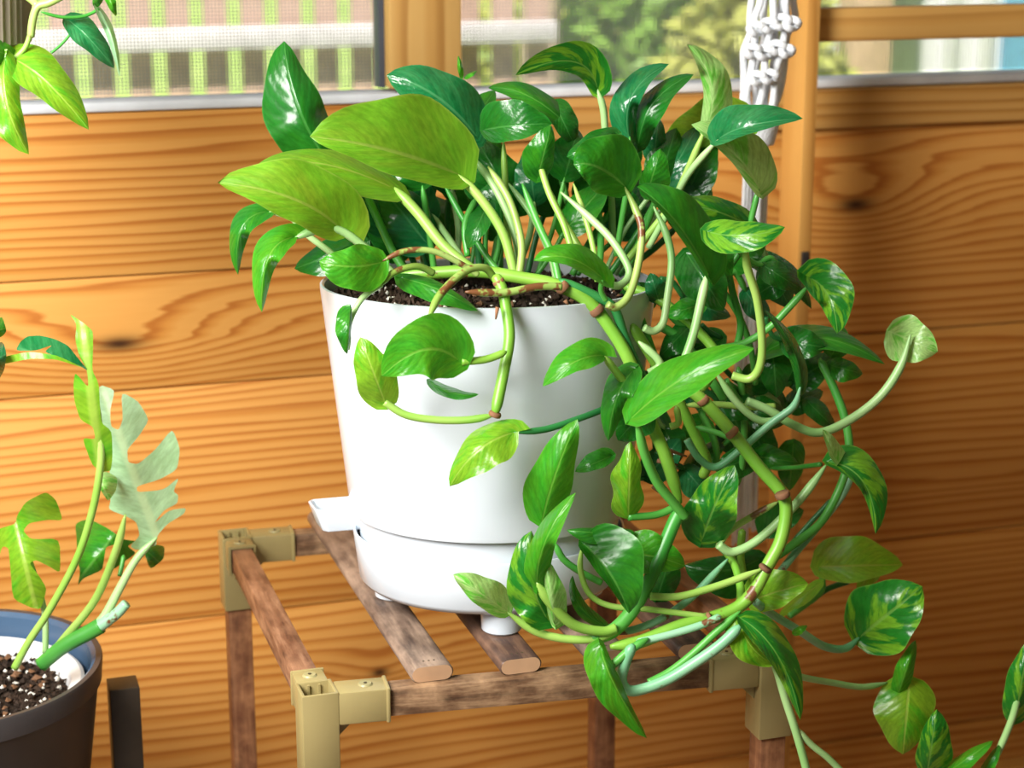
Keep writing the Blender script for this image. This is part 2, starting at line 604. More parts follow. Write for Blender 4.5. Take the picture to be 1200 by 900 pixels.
M['leg'] = weathered('brown_leg', (0.05, 0.018, 0.010), (0.20, 0.075, 0.034), (0.46, 0.22, 0.10), 0.5, (150, 150, 9))
M['olive'] = plain('olive_plastic', (0.34, 0.275, 0.115), 0.35, 0.5, var=0.06)
M['hole'] = plain('dark_socket', (0.045, 0.030, 0.016), 0.7)
M['screw'] = plain('screw_cap', (0.34, 0.30, 0.14), 0.4)
M['screw_hole'] = plain('screw_recess', (0.06, 0.045, 0.02), 0.5)
M['charcoal'] = plain('charcoal_ceramic', (0.050, 0.045, 0.046), 0.42, 0.5, var=0.1)
M['sky_sheen'] = plain('painted_sky_sheen', (0.06, 0.11, 0.19), 0.25)  # blue sky reflection painted into the inner rim colour
M['white_liner'] = plain('white_liner', (0.80, 0.82, 0.84), 0.4)
M['ebony'] = plain('ebony_wood', (0.040, 0.031, 0.022), 0.45, var=0.3)
M['rope'] = plain('cotton_rope', (0.74, 0.77, 0.80), 0.9, 0.1, bump=0.8, bscale=400)
M['basket'] = plain('ribbed_clay', (0.32, 0.27, 0.21), 0.7)
M['bolt'] = plain('steel_bolt', (0.12, 0.12, 0.12), 0.35, metallic=0.8)

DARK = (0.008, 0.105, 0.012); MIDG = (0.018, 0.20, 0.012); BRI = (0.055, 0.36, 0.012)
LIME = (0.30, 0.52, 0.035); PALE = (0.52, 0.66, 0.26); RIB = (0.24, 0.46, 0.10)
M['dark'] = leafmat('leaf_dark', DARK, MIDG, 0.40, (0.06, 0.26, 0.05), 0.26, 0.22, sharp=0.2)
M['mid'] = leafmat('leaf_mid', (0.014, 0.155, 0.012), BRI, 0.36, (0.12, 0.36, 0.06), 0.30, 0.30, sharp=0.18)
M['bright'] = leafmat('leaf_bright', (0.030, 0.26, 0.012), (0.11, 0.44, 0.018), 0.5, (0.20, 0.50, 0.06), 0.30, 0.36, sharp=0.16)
M['back'] = leafmat('leaf_underside_backlit', (0.13, 0.40, 0.016), (0.32, 0.56, 0.034), 0.5, (0.40, 0.54, 0.10), 0.42, 0.45, sharp=0.2)  # underside green, with a backlit glow brightened into the colour
M['var'] = leafmat('leaf_variegated', (0.012, 0.16, 0.014), (0.21, 0.55, 0.030), 0.44, (0.20, 0.46, 0.08), 0.28, 0.34, sharp=0.035)
M['lime'] = leafmat('leaf_lime', (0.07, 0.36, 0.014), (0.28, 0.60, 0.030), 0.62, (0.42, 0.62, 0.10), 0.30, 0.38, sharp=0.08)
M['pale'] = leafmat('leaf_pale', (0.12, 0.44, 0.05), (0.50, 0.84, 0.28), 0.60, (0.44, 0.70, 0.26), 0.32, 0.38, sharp=0.06)
M['mint'] = leafmat('leaf_mint', (0.34, 0.70, 0.34), (0.48, 0.82, 0.52), 0.5, (0.55, 0.80, 0.46), 0.35, 0.40, sharp=0.2)
M['teal'] = leafmat('leaf_teal_sheen', (0.006, 0.12, 0.035), (0.04, 0.27, 0.09), 0.38, (0.08, 0.30, 0.12), 0.20, 0.2, sharp=0.15)  # blue-green puts the cyan sky sheen into the leaf colour

M['stem_pale'] = stemmat('stem_pale', (0.22, 0.46, 0.14), (0.40, 0.60, 0.26))
M['stem_lime'] = stemmat('stem_lime', (0.20, 0.42, 0.05), (0.36, 0.55, 0.12))
M['stem_green'] = stemmat('stem_green', (0.035, 0.26, 0.03), (0.10, 0.40, 0.06))
M['stem_dark'] = stemmat('stem_dark', (0.012, 0.13, 0.03), (0.03, 0.22, 0.05))
M['stem_brown'] = stemmat('stem_scarred', (0.22, 0.36, 0.06), (0.36, 0.50, 0.14), spots=0.12)
M['vine'] = stemmat('vine_yellow_green', (0.14, 0.38, 0.03), (0.26, 0.50, 0.06), spots=0.02)
M['vine_teal'] = stemmat('vine_blue_green', (0.14, 0.42, 0.20), (0.30, 0.58, 0.36), spots=0.02)
M['node'] = plain('node_scar', (0.22, 0.10, 0.045), 0.8, var=0.4)

# ================================================================== SETTING
WY = 0.45                               # face of the boarded back wall
FLOOR = -0.72
def struct(name, lo, hi, mat, parent=None):
    return tag(box(name, lo, hi, mat, parent), kind='structure')

struct('floor', (-2.3, -2.9, FLOOR - 0.05), (2.4, 0.62, FLOOR), M['floor'])
struct('ceiling', (-2.4, -2.9, 1.60), (2.4, 0.9, 1.66), M['ceiling'])
shade_wall_r = struct('shade_wall_right', (2.3, -2.9, FLOOR), (2.36, 0.45, 1.6), M['room'])  # unseen wall added to keep the right side dark
struct('shade_wall_front', (0.1, -2.9, FLOOR), (2.3, -2.84, 1.6), M['room'])  # unseen wall added behind the camera to block sky fill
# left wall with a wide opening
bm = bmesh.new()
bm_box(bm, (-1.16, -2.9, FLOOR), (-1.10, 0.45, -0.15))
bm_box(bm, (-1.16, -2.9, 1.45), (-1.10, 0.45, 1.6))
bm_box(bm, (-1.16, 0.05, -0.15), (-1.10, 0.45, 1.45))
bm_box(bm, (-1.16, -2.9, -0.15), (-1.10, -2.2, 1.45))
tag(bm_obj('wall_left', bm, M['room']), kind='structure')

wall = struct('wall_back', (-1.16, WY + 0.020, FLOOR), (2.36, WY + 0.10, 0.345), M['dark_frame'])
ZL = [0.345, 0.188, 0.074, -0.171, -0.413, -0.655, FLOOR]      # left bay seams
ZR = [0.345, 0.303, 0.074, -0.171, -0.413, -0.655, FLOOR]
JX = 0.075
def board(x0, x1, z0, z1, proud=0.0, mat='pine'):
    g = 0.0008
    return box('board', (x0 + 0.001, WY - proud, z0 + g), (x1 - 0.001, WY + 0.0195, z1 - g), M[mat], wall, 0.0014)
for za, zb in zip(ZL[:-1], ZL[1:]):
    if za <= 0.08: break
    board(-1.095, JX, zb, za)
for k, (za, zb) in enumerate(zip(ZR[:-1], ZR[1:])):
    if za <= 0.08: break
    board(JX, 2.32, zb, za, 0.010 if k == 0 else 0.0, 'trim_pine' if k == 0 else 'pine')
for za, zb in zip(ZL[2:-1], ZL[3:]):
    board(-1.095, 2.32, zb, za, 0.0)
# upper wall above the window
struct('trim_1', (-1.16, WY - 0.005, 1.30), (2.36, WY + 0.10, 1.6), M['trim_pine'])

# window: sill strip, mullion post, screens
win = thing('window_1', (0.1, WY + 0.03, 0.345), kind='structure')
box('window_sill', (-1.095, WY + 0.002, 0.3455), (2.32, WY + 0.05, 0.3545), M['sill'], win, 0.002)
MX0, MX1 = onY(456, 40, WY).x, onY(541, 40, WY).x
for a, b in ((MX0, MX1), (1.33, 1.42)):
    box('mullion_post', (a, WY - 0.002, 0.3585), (b, WY + 0.07, 1.30), M['post_pine'], win, 0.003)
    box('screen_edge', (a - 0.006, WY + 0.018, 0.3585), (a - 0.0005, WY + 0.04, 1.30), M['dark_frame'], win)
def screen(x0, x1):
    vs, fs = [], []
    def bar(a, b, ax):
        k = len(vs); w = 0.00030
        (x, z0, z1) = a
        for zz in (z0, z1):
            for (p, q) in ((-w, -w), (w, -w), (w, w), (-w, w)):
                vs.append((x + p, WY + 0.03 + q, zz) if ax == 'z' else (zz, WY + 0.0309 + p, x + q))
        for i in range(4):
            j = (i + 1) % 4
            fs.append((k + i, k + j, k + 4 + j, k + 4 + i))
    sp = 0.0034
    x = x0
    while x < x1:
        bar((x, 0.3585, 0.86), None, 'z'); x += sp
    z = 0.360
    while z < 0.86:
        bar((z, x0, x1), None, 'x'); z += sp
    o = mesh_obj('insect_screen', vs, fs, M['screen'], win, smooth=False)
    tag(o, kind='stuff')
screen(-1.09, MX0 - 0.007)
screen(MX1 + 0.001, 1.32)

# ================================================================== OUTSIDE
GZ = -1.15
m_lawn, nt, b = new_mat('lawn')
o_ = OBJ(nt)
nt.links.new(RAMP(nt, NOISE(nt, o_, 2.5, 5, 0.6), [(0.35, (0.20, 0.34, 0.06)), (0.65, (0.42, 0.55, 0.16))]), b.inputs['Base Color'])
b.inputs['Roughness'].default_value = 0.9
bm = bmesh.new()
bm_box(bm, (-30, 0.62, GZ - 0.2), (40, 60, GZ))
tag(bm_obj('ground', bm, m_lawn), kind='structure')
M['picket'] = plain('brown_picket', (0.52, 0.37, 0.29), 0.8, var=0.2)
M['fence_rail'] = plain('pale_fence_rail', (0.72, 0.70, 0.74), 0.7)
M['house'] = plain('white_siding', (0.78, 0.80, 0.84), 0.6, var=0.03)
M['blue_door'] = plain('blue_paint', (0.16, 0.42, 0.62), 0.5)
M['tan_post'] = plain('tan_post', (0.66, 0.48, 0.32), 0.7)
M['trunk'] = plain('tree_bark', (0.52, 0.40, 0.31), 0.9, var=0.25)
M['leafy'] = leafmat('shrub_leaf', (0.16, 0.38, 0.05), (0.46, 0.62, 0.12), 0.5, (0.3, 0.4, 0.1), 0.5, 0.4, sharp=0.2)
M['leafy2'] = leafmat('shrub_leaf_yellow', (0.48, 0.52, 0.11), (0.78, 0.74, 0.28), 0.5, (0.4, 0.4, 0.1), 0.5, 0.4, sharp=0.2)

FY = 3.6
fence = thing('picket_fence', (onY(250, 60, FY).x, FY, GZ), 'brown picket fence with pale rail beyond the left window screen', 'fence')
pitch = onY(178, 90, FY).x - onY(133, 90, FY).x
x = onY(-80, 90, FY).x
xe = onY(645, 90, FY).x
pick = None
while x < xe:
    if pick is None:
        pick = box('picket', (0, FY - 0.009, GZ), (pitch * 0.60, FY + 0.009, 0.62), M['picket'], fence)
        pick.location.x = x
        k0 = pick
    else:
        c = k0.copy(); COL.objects.link(c); c.location.x = x
    x += pitch
za, zb = onY(250, 58, FY - 0.03).z, onY(250, 32, FY - 0.03).z
box('rail', (onY(-90, 40, FY).x, FY - 0.06, za), (xe, FY - 0.0095, zb), M['fence_rail'], fence, 0.004)
box('rail', (onY(-90, 40, FY).x, FY - 0.05, GZ + 0.15), (xe, FY - 0.0095, GZ + 0.24), M['fence_rail'], fence, 0.004)

# tree trunk beyond the right-hand screen
tr = thing('tree', (onY(630, 60, 5.0).x, 5.0, GZ), 'pale trunk of a tree beyond the screen behind the plant', 'tree')
tx = onY(628, 60, 5.0).x
tube('trunk', [(tx, 5.0, GZ), (tx + 0.02, 5.0, 0.0), (tx - 0.01, 5.05, 1.2), (tx + 0.05, 5.1, 2.6)], 0.075, 0.055, M['trunk'], tr, sides=12)

def shrub(px, Y, rx, rz, z0, mat, label, n=1500, name='shrub'):
    c = onY(px, 60, Y)
    root = thing(name, (c.x, Y, GZ), label, 'shrub')
    rng = random.Random(int(px))
    vs, fs, uv = [], [], []
    for _ in range(n):
        while True:
            p = Vector((rng.uniform(-1, 1), rng.uniform(-1, 1), rng.uniform(-1, 1)))
            if 0.35 < p.length < 1: break
        p = Vector((c.x + p.x * rx, Y + p.y * rx * 0.8, z0 + p.z * rz))
        a = Vector((rng.gauss(0, 1), rng.gauss(0, 1), rng.gauss(0, 1))).normalized()
        b_ = a.orthogonal().normalized()
        s = rng.uniform(0.04, 0.08)
        k = len(vs)
        vs += [p - a * s, p + b_ * s * 0.45, p + a * s, p - b_ * s * 0.45]
        uv += [(0.5, 0), (1, 0.5), (0.5, 1), (0, 0.5)]
        fs.append((k, k + 1, k + 2, k + 3))
    tag(mesh_obj('foliage', vs, fs, M[mat], root, uvs=uv), kind='stuff')
    for k in range(3):
        a = k * 2.1 + 0.4
        tube('branch', [(c.x, Y, GZ), (c.x + 0.1 * math.cos(a), Y + 0.1 * math.sin(a), (GZ + z0) / 2),
                        (c.x + rx * 0.4 * math.cos(a), Y + rx * 0.4 * math.sin(a), z0)], 0.02, 0.01, M['trunk'], root)
shrub(765, 5.2, 0.42, 0.6, -0.1, 'leafy', 'green leafy shrub seen through the screen behind the plant')
shrub(690, 6.5, 0.55, 0.8, -0.1, 'leafy2', 'yellow-green shrub next to the pale tree trunk')
shrub(885, 3.7, 0.30, 0.55, -0.15, 'leafy2', 'yellow-green shrub behind the macrame hanger')
# white house with blue door at the right
HY = 4.9
house = thing('house', (onY(1120, 60, HY).x, HY, GZ), 'pale white house with a blue door beyond the ladder', 'house')
hx0 = onY(1040, 60, HY).x
hx1 = onY(1172, 60, HY).x
box('wall', (hx0, HY, GZ), (hx0 + 4.5, HY + 0.8, 1.8), M['house'], house)
box('door', (hx1, HY - 0.04, GZ + 0.1), (hx1 + 0.85, HY - 0.001, 0.95), M['blue_door'], house, 0.004)
for xx in (1062, 1108, 1150):
    X = onY(xx, 60, HY).x
    box('batten', (X - 0.03, HY - 0.03, GZ), (X + 0.03, HY - 0.001, 1.8), M['house'], house, 0.003)
box('corner_board', (hx0 - 0.02, HY - 0.05, GZ), (hx0 + 0.09, HY - 0.001, 1.8), M['house'], house, 0.003)
tp = onY(1012, 60, 4.6).x
pst = thing('garden_post', (tp, 4.6, GZ), 'tan wooden garden post in front of the pale house', 'post')
box('shaft', (tp - 0.07, 4.53, GZ), (tp + 0.07, 4.67, 1.3), M['tan_post'], pst, 0.006)
box('cap', (tp - 0.09, 4.51, 1.3), (tp + 0.09, 4.69, 1.34), M['tan_post'], pst, 0.006)

# ================================================================== LADDER, MACRAME
lp = onY(944, 150, 0.36)
lad = thing('wooden_ladder', (lp.x + 0.3, 0.37, FLOOR), 'light wooden ladder rack with flat rungs standing against the boarded wall', 'ladder')
PX0 = onY(941, 150, 0.332).x
def ladder_post(x):
    return box('upright', (x, 0.332, FLOOR), (x + 0.0145, 0.38, 1.25), M['ladder_wood'], lad, 0.0015)
ladder_post(PX0); ladder_post(PX0 + 0.60)
rz1, rz0 = onY(1080, 8, 0.352).z, onY(1080, 46, 0.352).z
for dz in (0.0, 0.36, -0.86):
    box('rung', (PX0 + 0.0148, 0.350, rz0 + dz), (PX0 + 0.5998, 0.374, rz1 + dz), M['rung_wood'], lad, 0.0015)
bp = onY(955, 318, 0.345)
box('bracket', (PX0 + 0.003, 0.3295, bp.z - 0.012), (PX0 + 0.0118, 0.3319, bp.z + 0.024), M['bolt'], lad, 0.001)
bm = bmesh.new()
bmesh.ops.create_uvsphere(bm, u_segments=12, v_segments=8, radius=0.0055)
bmesh.ops.translate(bm, verts=bm.verts, vec=(PX0 + 0.0074, 0.3265, bp.z))
bm_obj('bolt', bm, M['bolt'], lad, True)

mac = thing('macrame_hanger', P(895, 100, 0.27), 'white cotton macrame hanger with knots and a long grey tassel', 'hanger')
MD = 0.27
def mp(x, y, dd=0.0): return P(x, y, MD + dd)
top = mp(905, -30)
rng = random.Random(3)
# twisted cords coming from the ceiling through the knots
offs = [(-22, 0), (-14, -.012), (-6, .006), (2, -.014), (10, -.004), (18, -.01), (24, .004)]
for i, (ox, od) in enumerate(offs):
    pts = []
    for (y, cx, sp) in ((-40, 906, 0.9), (0, 904, 1.05), (22, 902, 1.15), (40, 900, 0.95), (60, 897, 1.05), (84, 893, 1.0), (110, 890, 0.9), (135, 888, 0.75), (165, 886, 0.65)):
        pts.append(mp(cx + ox * sp + 2.2 * math.sin(i * 2.1 + y * 0.08), y, od + 0.004 * math.sin(i + y * 0.1)))
    tube('cord', pts, 0.0034, 0.0034, M['rope'], mac, sides=8, per=4)
    c0 = pts[0]
for i in range(2):
    q = mp(898 + i * 14, -40)
    tube('hanging_cord', [q, Vector((q.x, q.y, 1.0)), Vector((q.x + 0.01 * (1 - 2 * i), q.y, 1.6))], 0.006, 0.006, M['rope'], mac)
for (kx, ky, kr) in ((886, 34, 8), (902, 30, 8), (917, 26, 9), (928, 28, 8), (882, 60, 8), (896, 62, 8), (911, 56, 8), (922, 60, 7), (888, 92, 8), (902, 90, 8)):
    c = mp(kx, ky, -0.018)
    r = kr * MPP * 1.15
    pts = [c + RH * (r * math.cos(a)) + ZZ * (r * 0.7 * math.sin(a)) - FH * (0.004 * math.sin(2 * a)) for a in [k * math.pi / 5 for k in range(11)]]
    tube('knot', pts, 0.0034, 0.0034, M['rope'], mac, sides=8, per=2)
tube('wrap', [mp(891, 128), mp(889, 150), mp(887, 168)], 0.020, 0.015, M['rope'], mac, sides=14)
for i in range(16):
    ox = -15 + 2 * i
    od = rng.uniform(-0.012, 0.012)
    pts = [mp(887 + ox * 0.7, 158, od)]
    for y in (220, 300, 380, 460, 540, 600 + rng.uniform(0, 45)):
        pts.append(mp(887 - (y - 158) * 0.035 + ox * (0.75 + (y - 158) / 1600) + rng.uniform(-1.5, 1.5), y, od))
    tube('tassel_strand', pts, 0.0024, 0.0017, M['rope'], mac, sides=6, per=3)

# ================================================================== PLANT STAND
FL = Vector((-0.166, -0.118, 0)); FR = Vector((0.178, -0.150, 0)); BL = Vector((-0.166, 0.236, 0)); BR = Vector((0.178, 0.214, 0))
st = thing('plant_stand', (0.0, 0.05, FLOOR), 'brown slatted wooden plant stand with olive plastic corner joints', 'plant stand')
RT, RBOT = -0.0125, -0.0335
RZ = (RT + RBOT) / 2
def rail(a, b, mat):
    a = a.copy(); b = b.copy(); a.z = b.z = RZ
    dvec = (b - a).normalized()
    return beam('rail', a + dvec * 0.03, b - dvec * 0.03, 0.018, RT - RBOT, M[mat], st, 0.0014)
rail(FL, FR, 'rail_x'); rail(BL, BR, 'rail_x'); rail(FL, BL, 'rail'); rail(FR, BR, 'rail')
def corner(c, tx, ty):
    """olive joint: upright sleeve with an open square socket and two arms; tx, ty = unit directions of its arms"""
    root = None
    bm = bmesh.new()
    s = 0.0135
    up_, lo_ = -0.0095, -0.078
    # sleeve as four walls round an open socket
    th = 0.0028
    bm_box(bm, (c.x - s, c.y - s, lo_), (c.x + s, c.y - s + th, up_), 0.0009)
    bm_box(bm, (c.x - s, c.y + s - th, lo_), (c.x + s, c.y + s, up_), 0.0009)
    bm_box(bm, (c.x - s, c.y - s + th * 0.5, lo_), (c.x - s + th, c.y + s - th * 0.5, up_), 0.0009)
    bm_box(bm, (c.x + s - th, c.y - s + th * 0.5, lo_), (c.x + s, c.y + s - th * 0.5, up_), 0.0009)
    root = bm_obj('corner_joint', bm, M['olive'], st, True, 40)
    for dvec, ln in ((tx, 0.052), (ty, 0.036)):
        a = Vector((c.x, c.y, RZ)) + dvec * 0.0125
        b_ = Vector((c.x, c.y, RZ)) + dvec * ln
        beam('arm', a, b_, 0.0235, 0.0255, M['olive'], root, 0.0018)
        beam('arm_lip', b_ - dvec * 0.003, b_, 0.0250, 0.0270, M['olive'], root, 0.0010)
        q = Vector((c.x, c.y, RZ + 0.0128)) + dvec * (ln * 0.68)
        lathe('screw_cap', [(0, 0.0012), (0.0045, 0.0012), (0.0055, 0.0)], M['screw'], root, q, 20)
        lathe('screw_recess', [(0, 0.0016), (0.0013, 0.0016), (0.0013, 0.001)], M['screw_hole'], root, q, 12)
        # small gusset under the arm
        bm = bmesh.new()
        g0 = Vector((c.x, c.y, 0)) + dvec * 0.0137
        n_ = Vector((-dvec.y, dvec.x, 0)) * 0.004
        tri = [g0 + ZZ * (RZ - 0.0129), g0 + dvec * 0.012 + ZZ * (RZ - 0.0129), g0 + ZZ * (RZ - 0.0249)]
        va = [bm.verts.new(t_ + n_) for t_ in tri]; vb = [bm.verts.new(t_ - n_) for t_ in tri]
        bm.faces.new(va); bm.faces.new(vb[::-1])
        for i in range(3):
            bm.faces.new((va[i], va[(i + 1) % 3], vb[(i + 1) % 3], vb[i]))
        bm_obj('gusset', bm, M['olive'], root)
    box('socket_floor', (c.x - s + th, c.y - s + th, lo_ + 0.03), (c.x + s - th, c.y + s - th, -0.024), M['hole'], root)
    for k in (-1, 1):
        box('socket_rib', (c.x + k * 0.004 - 0.0008, c.y + s - th - 0.0016, -0.024), (c.x + k * 0.004 + 0.0008, c.y + s - th + 0.0005, up_ - 0.002), M['olive'], root)
    box('leg', (c.x - 0.0105, c.y - 0.0105, FLOOR), (c.x + 0.0105, c.y + 0.0105, -0.05), M['leg'], st, 0.0012)
def nrm(a, b): return (b - a).normalized()
corner(FL, nrm(FL, FR), nrm(FL, BL)); corner(FR, nrm(FR, FL), nrm(FR, BR))
corner(BL, nrm(BL, BR), nrm(BL, FL)); corner(BR, nrm(BR, BL), nrm(BR, FR))
def slat(x0, w, mat):
    """stadium section slat lying across the front and back rails"""
    hw, hh = w / 2, 0.0062
    ring = []
    for k in range(9):
        a = -math.pi / 2 + math.pi * k / 8
        ring.append((hw - hh + hh * math.cos(a), hh * math.sin(a)))
    for k in range(9):
        a = math.pi / 2 + math.pi * k / 8
        ring.append((-(hw - hh) + hh * math.cos(a), hh * math.sin(a)))
    yf = -0.134 - 0.093 * (x0 + w / 2 + 0.0) ; yb = 0.243 - 0.06 * x0
    vs, fs = [], []
    n = len(ring)
    for y in (yf, yf + 0.001, yb - 0.001, yb):
        sc = 0.93 if y in (yf, yb) else 1.0
        for (a, z) in ring:
            vs.append((x0 + hw + a * sc, y, -0.0062 + z * sc))
    for r in range(3):
        for i in range(n):
            j = (i + 1) % n
            fs.append((r * n + i, r * n + j, (r + 1) * n + j, (r + 1) * n + i))
    o = mesh_obj('slat', vs, fs, M[mat], st)
    o.data.set_sharp_from_angle(angle=math.radians(50))
    mesh_obj('end_grain', vs[:n], [tuple(range(n))], M['slat_end'], o, smooth=False)
    mesh_obj('end_grain', vs[3 * n:], [tuple(range(n - 1, -1, -1))], M['slat_end'], o, smooth=False)
    for k in range(3):
        q = Vector((x0 + hw - 0.004 + k * 0.004, yf + 0.010, 0.0001))
        lathe('nail_hole', [(0, 0.0001), (0.0008, 0.0001), (0.0009, -0.0003)], M['screw_hole'], o, q, 8)
for x0, mt in ((-0.098, 'slat'), (-0.032, 'slat_dark'), (0.036, 'slat'), (0.103, 'slat_dark')):
    slat(x0, 0.0325, mt)

# ================================================================== WHITE SELF-WATERING PLANTER
pot = thing('white_planter', (0, 0, 0), 'white round planter with a spouted saucer on the slatted stand', 'planter')
lathe('pot_body', [(0, 0.030), (0.098, 0.030), (0.1015, 0.034), (0.1035, 0.0740), (0.1093, 0.0752), (0.1101, 0.078),
                   (0.1302, 0.2525), (0.1300, 0.2542), (0.1285, 0.2546), (0.1268, 0.2535), (0.1240, 0.231), (0.0, 0.231)], M['white'], pot, seg=160)
sau = lathe('saucer', [(0, 0.0165), (0.090, 0.0150), (0.0985, 0.0165), (0.1035, 0.0215), (0.1080, 0.0570), (0.1075, 0.0587),
                       (0.1062, 0.0587), (0.1053, 0.0570), (0.1010, 0.0260), (0.0960, 0.0215), (0, 0.0215)], M['white'], pot, seg=160)
sau['label'] = 'glossy white saucer with feet'
for (fx, fy) in ((588, 738), (443, 698)):
    q = onZ(fx, fy, 0.0)
    for sgn in (1, -1):
        lathe('foot', [(0, 0.0), (0.0140, 0.0), (0.0155, 0.0012), (0.0165, 0.0168), (0, 0.0168)], M['white'], sau,
              (0.076 * sgn * q.normalized().x, 0.076 * sgn * q.normalized().y, 0.0003), 32).data.transform(Matrix.Scale((0.0165 - 0.076 * math.sin(math.radians(2.8)) * sgn * q.normalized().dot(FH)) / 0.0165, 4, ZZ))
# spout: open tray reaching out of the saucer on the left
def tray(name, a, b, w, h, parent):
    a = Vector(a); b = Vector(b)
    xd = (b - a).normalized(); yd = ZZ.cross(xd)
    L = (b - a).length
    out = [(0, -w / 2), (L * 0.9, -w / 2), (L, -w / 2 + L * 0.12), (L, w / 2 - L * 0.12), (L * 0.9, w / 2), (0, w / 2)]
    inn = [(0, -w / 2 + 0.0022), (L * 0.87, -w / 2 + 0.0022), (L - 0.0024, -w / 2 + L * 0.16), (L - 0.0024, w / 2 - L * 0.16), (L * 0.87, w / 2 - 0.0022), (0, w / 2 - 0.0022)]
    n = 6
    vs = []
    for (x, y) in out: vs.append(a + xd * (x * 0.84) + yd * y * 0.9 - ZZ * h)
    for (x, y) in out: vs.append(a + xd * x + yd * y)
    for (x, y) in inn: vs.append(a + xd * x + yd * y)
    for (x, y) in inn: vs.append(a + xd * (x * 0.86) + yd * y * 0.9 - ZZ * (h - 0.003))
    fs = [tuple(range(n - 1, -1, -1)), tuple(3 * n + i for i in range(n))]
    for r in range(3):
        for i in range(n):
            j = (i + 1) % n
            fs.append((r * n + i, r * n + j, (r + 1) * n + j, (r + 1) * n + i))
    o = mesh_obj(name, vs, fs, M['white'], parent, smooth=False)
    bv = o.modifiers.new('soft', 'BEVEL'); bv.width = 0.0012; bv.segments = 3; bv.limit_method = 'ANGLE'; bv.angle_limit = math.radians(35)
    o.data.polygons.foreach_set('use_smooth', [True] * len(o.data.polygons))
    return o
sa = P(424, 588, 0.015); sb_ = P(364, 586, 0.002)
sa.z = sb_.z = 0.0735
tray('spout', sa, sb_, 0.036, 0.019, sau)
# the planter leans back a touch on its feet
TILT = Matrix.Translation((0, 0, 0.0165)) @ Matrix.Rotation(math.radians(-2.8), 4, RH) @ Matrix.Translation((0, 0, -0.0165))
# soil
vs, fs = [], []
R_, S_ = 12, 48
vs.append((0, 0, 0.242))
for r in range(1, R_ + 1):
    for k in range(S_):
        a = 2 * math.pi * k / S_; rr = 0.1245 * r / R_
        vs.append((rr * math.cos(a), rr * math.sin(a), 0.241 + 0.004 * noise.noise(Vector((rr * math.cos(a) * 60, rr * math.sin(a) * 60, 0)))))
for k in range(S_):
    fs.append((0, 1 + k, 1 + (k + 1) % S_))
for r in range(R_ - 1):
    for k in range(S_):
        a0 = 1 + r * S_
        fs.append((a0 + k, a0 + S_ + k, a0 + S_ + (k + 1) % S_, a0 + (k + 1) % S_))
mesh_obj('potting_soil', vs, fs, M['soil'], pot)
def grains(name, cx, cy, z, rmax, n, s0, s1, mat, parent, seed):
    rng = random.Random(seed)
    vs, fs = [], []
    for _ in range(n):
        a = rng.uniform(0, 6.283); r = rmax * math.sqrt(rng.random())
        c = Vector((cx + r * math.cos(a), cy + r * math.sin(a), z + rng.uniform(-0.001, 0.003)))
        s = rng.uniform(s0, s1)
        k = len(vs)
        for d in ((1, 0, 0), (-1, 0, 0), (0, 1, 0), (0, -1, 0), (0, 0, 1), (0, 0, -1)):
            v = Vector(d) * s * rng.uniform(0.6, 1.2) + Vector((rng.uniform(-.3, .3), rng.uniform(-.3, .3), rng.uniform(-.3, .3))) * s
            vs.append(c + v)
        for f in ((0, 2, 4), (2, 1, 4), (1, 3, 4), (3, 0, 4), (2, 0, 5), (1, 2, 5), (3, 1, 5), (0, 3, 5)):
            fs.append(tuple(k + i for i in f))
    return tag(mesh_obj(name, vs, fs, M[mat], parent, smooth=False), kind='stuff')
grains('soil_crumbs', 0, 0, 0.242, 0.121, 1100, 0.0018, 0.0045, 'lump', pot, 1)
grains('perlite', 0, 0, 0.2435, 0.120, 90, 0.0010, 0.0022, 'perlite', pot, 2)
grains('bark_bits', 0, 0, 0.2435, 0.120, 60, 0.0015, 0.0035, 'bark', pot, 3)

for o_ in pot.children_recursive:
    if o_.name.split('.')[0] != 'foot':
        o_.data.transform(TILT)

# ================================================================== POTHOS
pl = thing('pothos_plant', (0, 0, 0.245), 'large trailing pothos with variegated heart-shaped leaves spilling over the white planter', 'plant')
#LEAVES
def Lf(b, t, wl, wr, d0, d1, m, **k): return leaf(pl, b, t, wl, wr, d0, d1, M[m], **k)
def St(px, d0, d1, w, m='stem_pale', w1=None, name='petiole', dd=None): return stem(pl, px, d0, d1, w, M[m], w1, name, dd)
# --- crown, left side
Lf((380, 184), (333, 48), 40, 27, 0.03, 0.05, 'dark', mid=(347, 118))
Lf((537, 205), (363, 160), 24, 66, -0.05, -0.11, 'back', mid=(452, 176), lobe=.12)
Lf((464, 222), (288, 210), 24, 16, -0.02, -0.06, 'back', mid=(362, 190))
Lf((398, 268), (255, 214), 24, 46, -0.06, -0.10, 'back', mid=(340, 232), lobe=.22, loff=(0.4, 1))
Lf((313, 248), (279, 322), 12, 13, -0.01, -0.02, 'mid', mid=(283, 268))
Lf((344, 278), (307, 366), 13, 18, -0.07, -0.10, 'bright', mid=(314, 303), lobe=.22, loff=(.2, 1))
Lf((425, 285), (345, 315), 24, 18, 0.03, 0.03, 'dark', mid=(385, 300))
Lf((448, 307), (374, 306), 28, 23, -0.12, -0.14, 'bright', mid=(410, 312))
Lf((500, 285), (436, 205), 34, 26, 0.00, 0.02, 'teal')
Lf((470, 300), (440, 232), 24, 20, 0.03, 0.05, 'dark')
Lf((430, 300), (395, 215), 28, 24, 0.05, 0.06, 'dark')
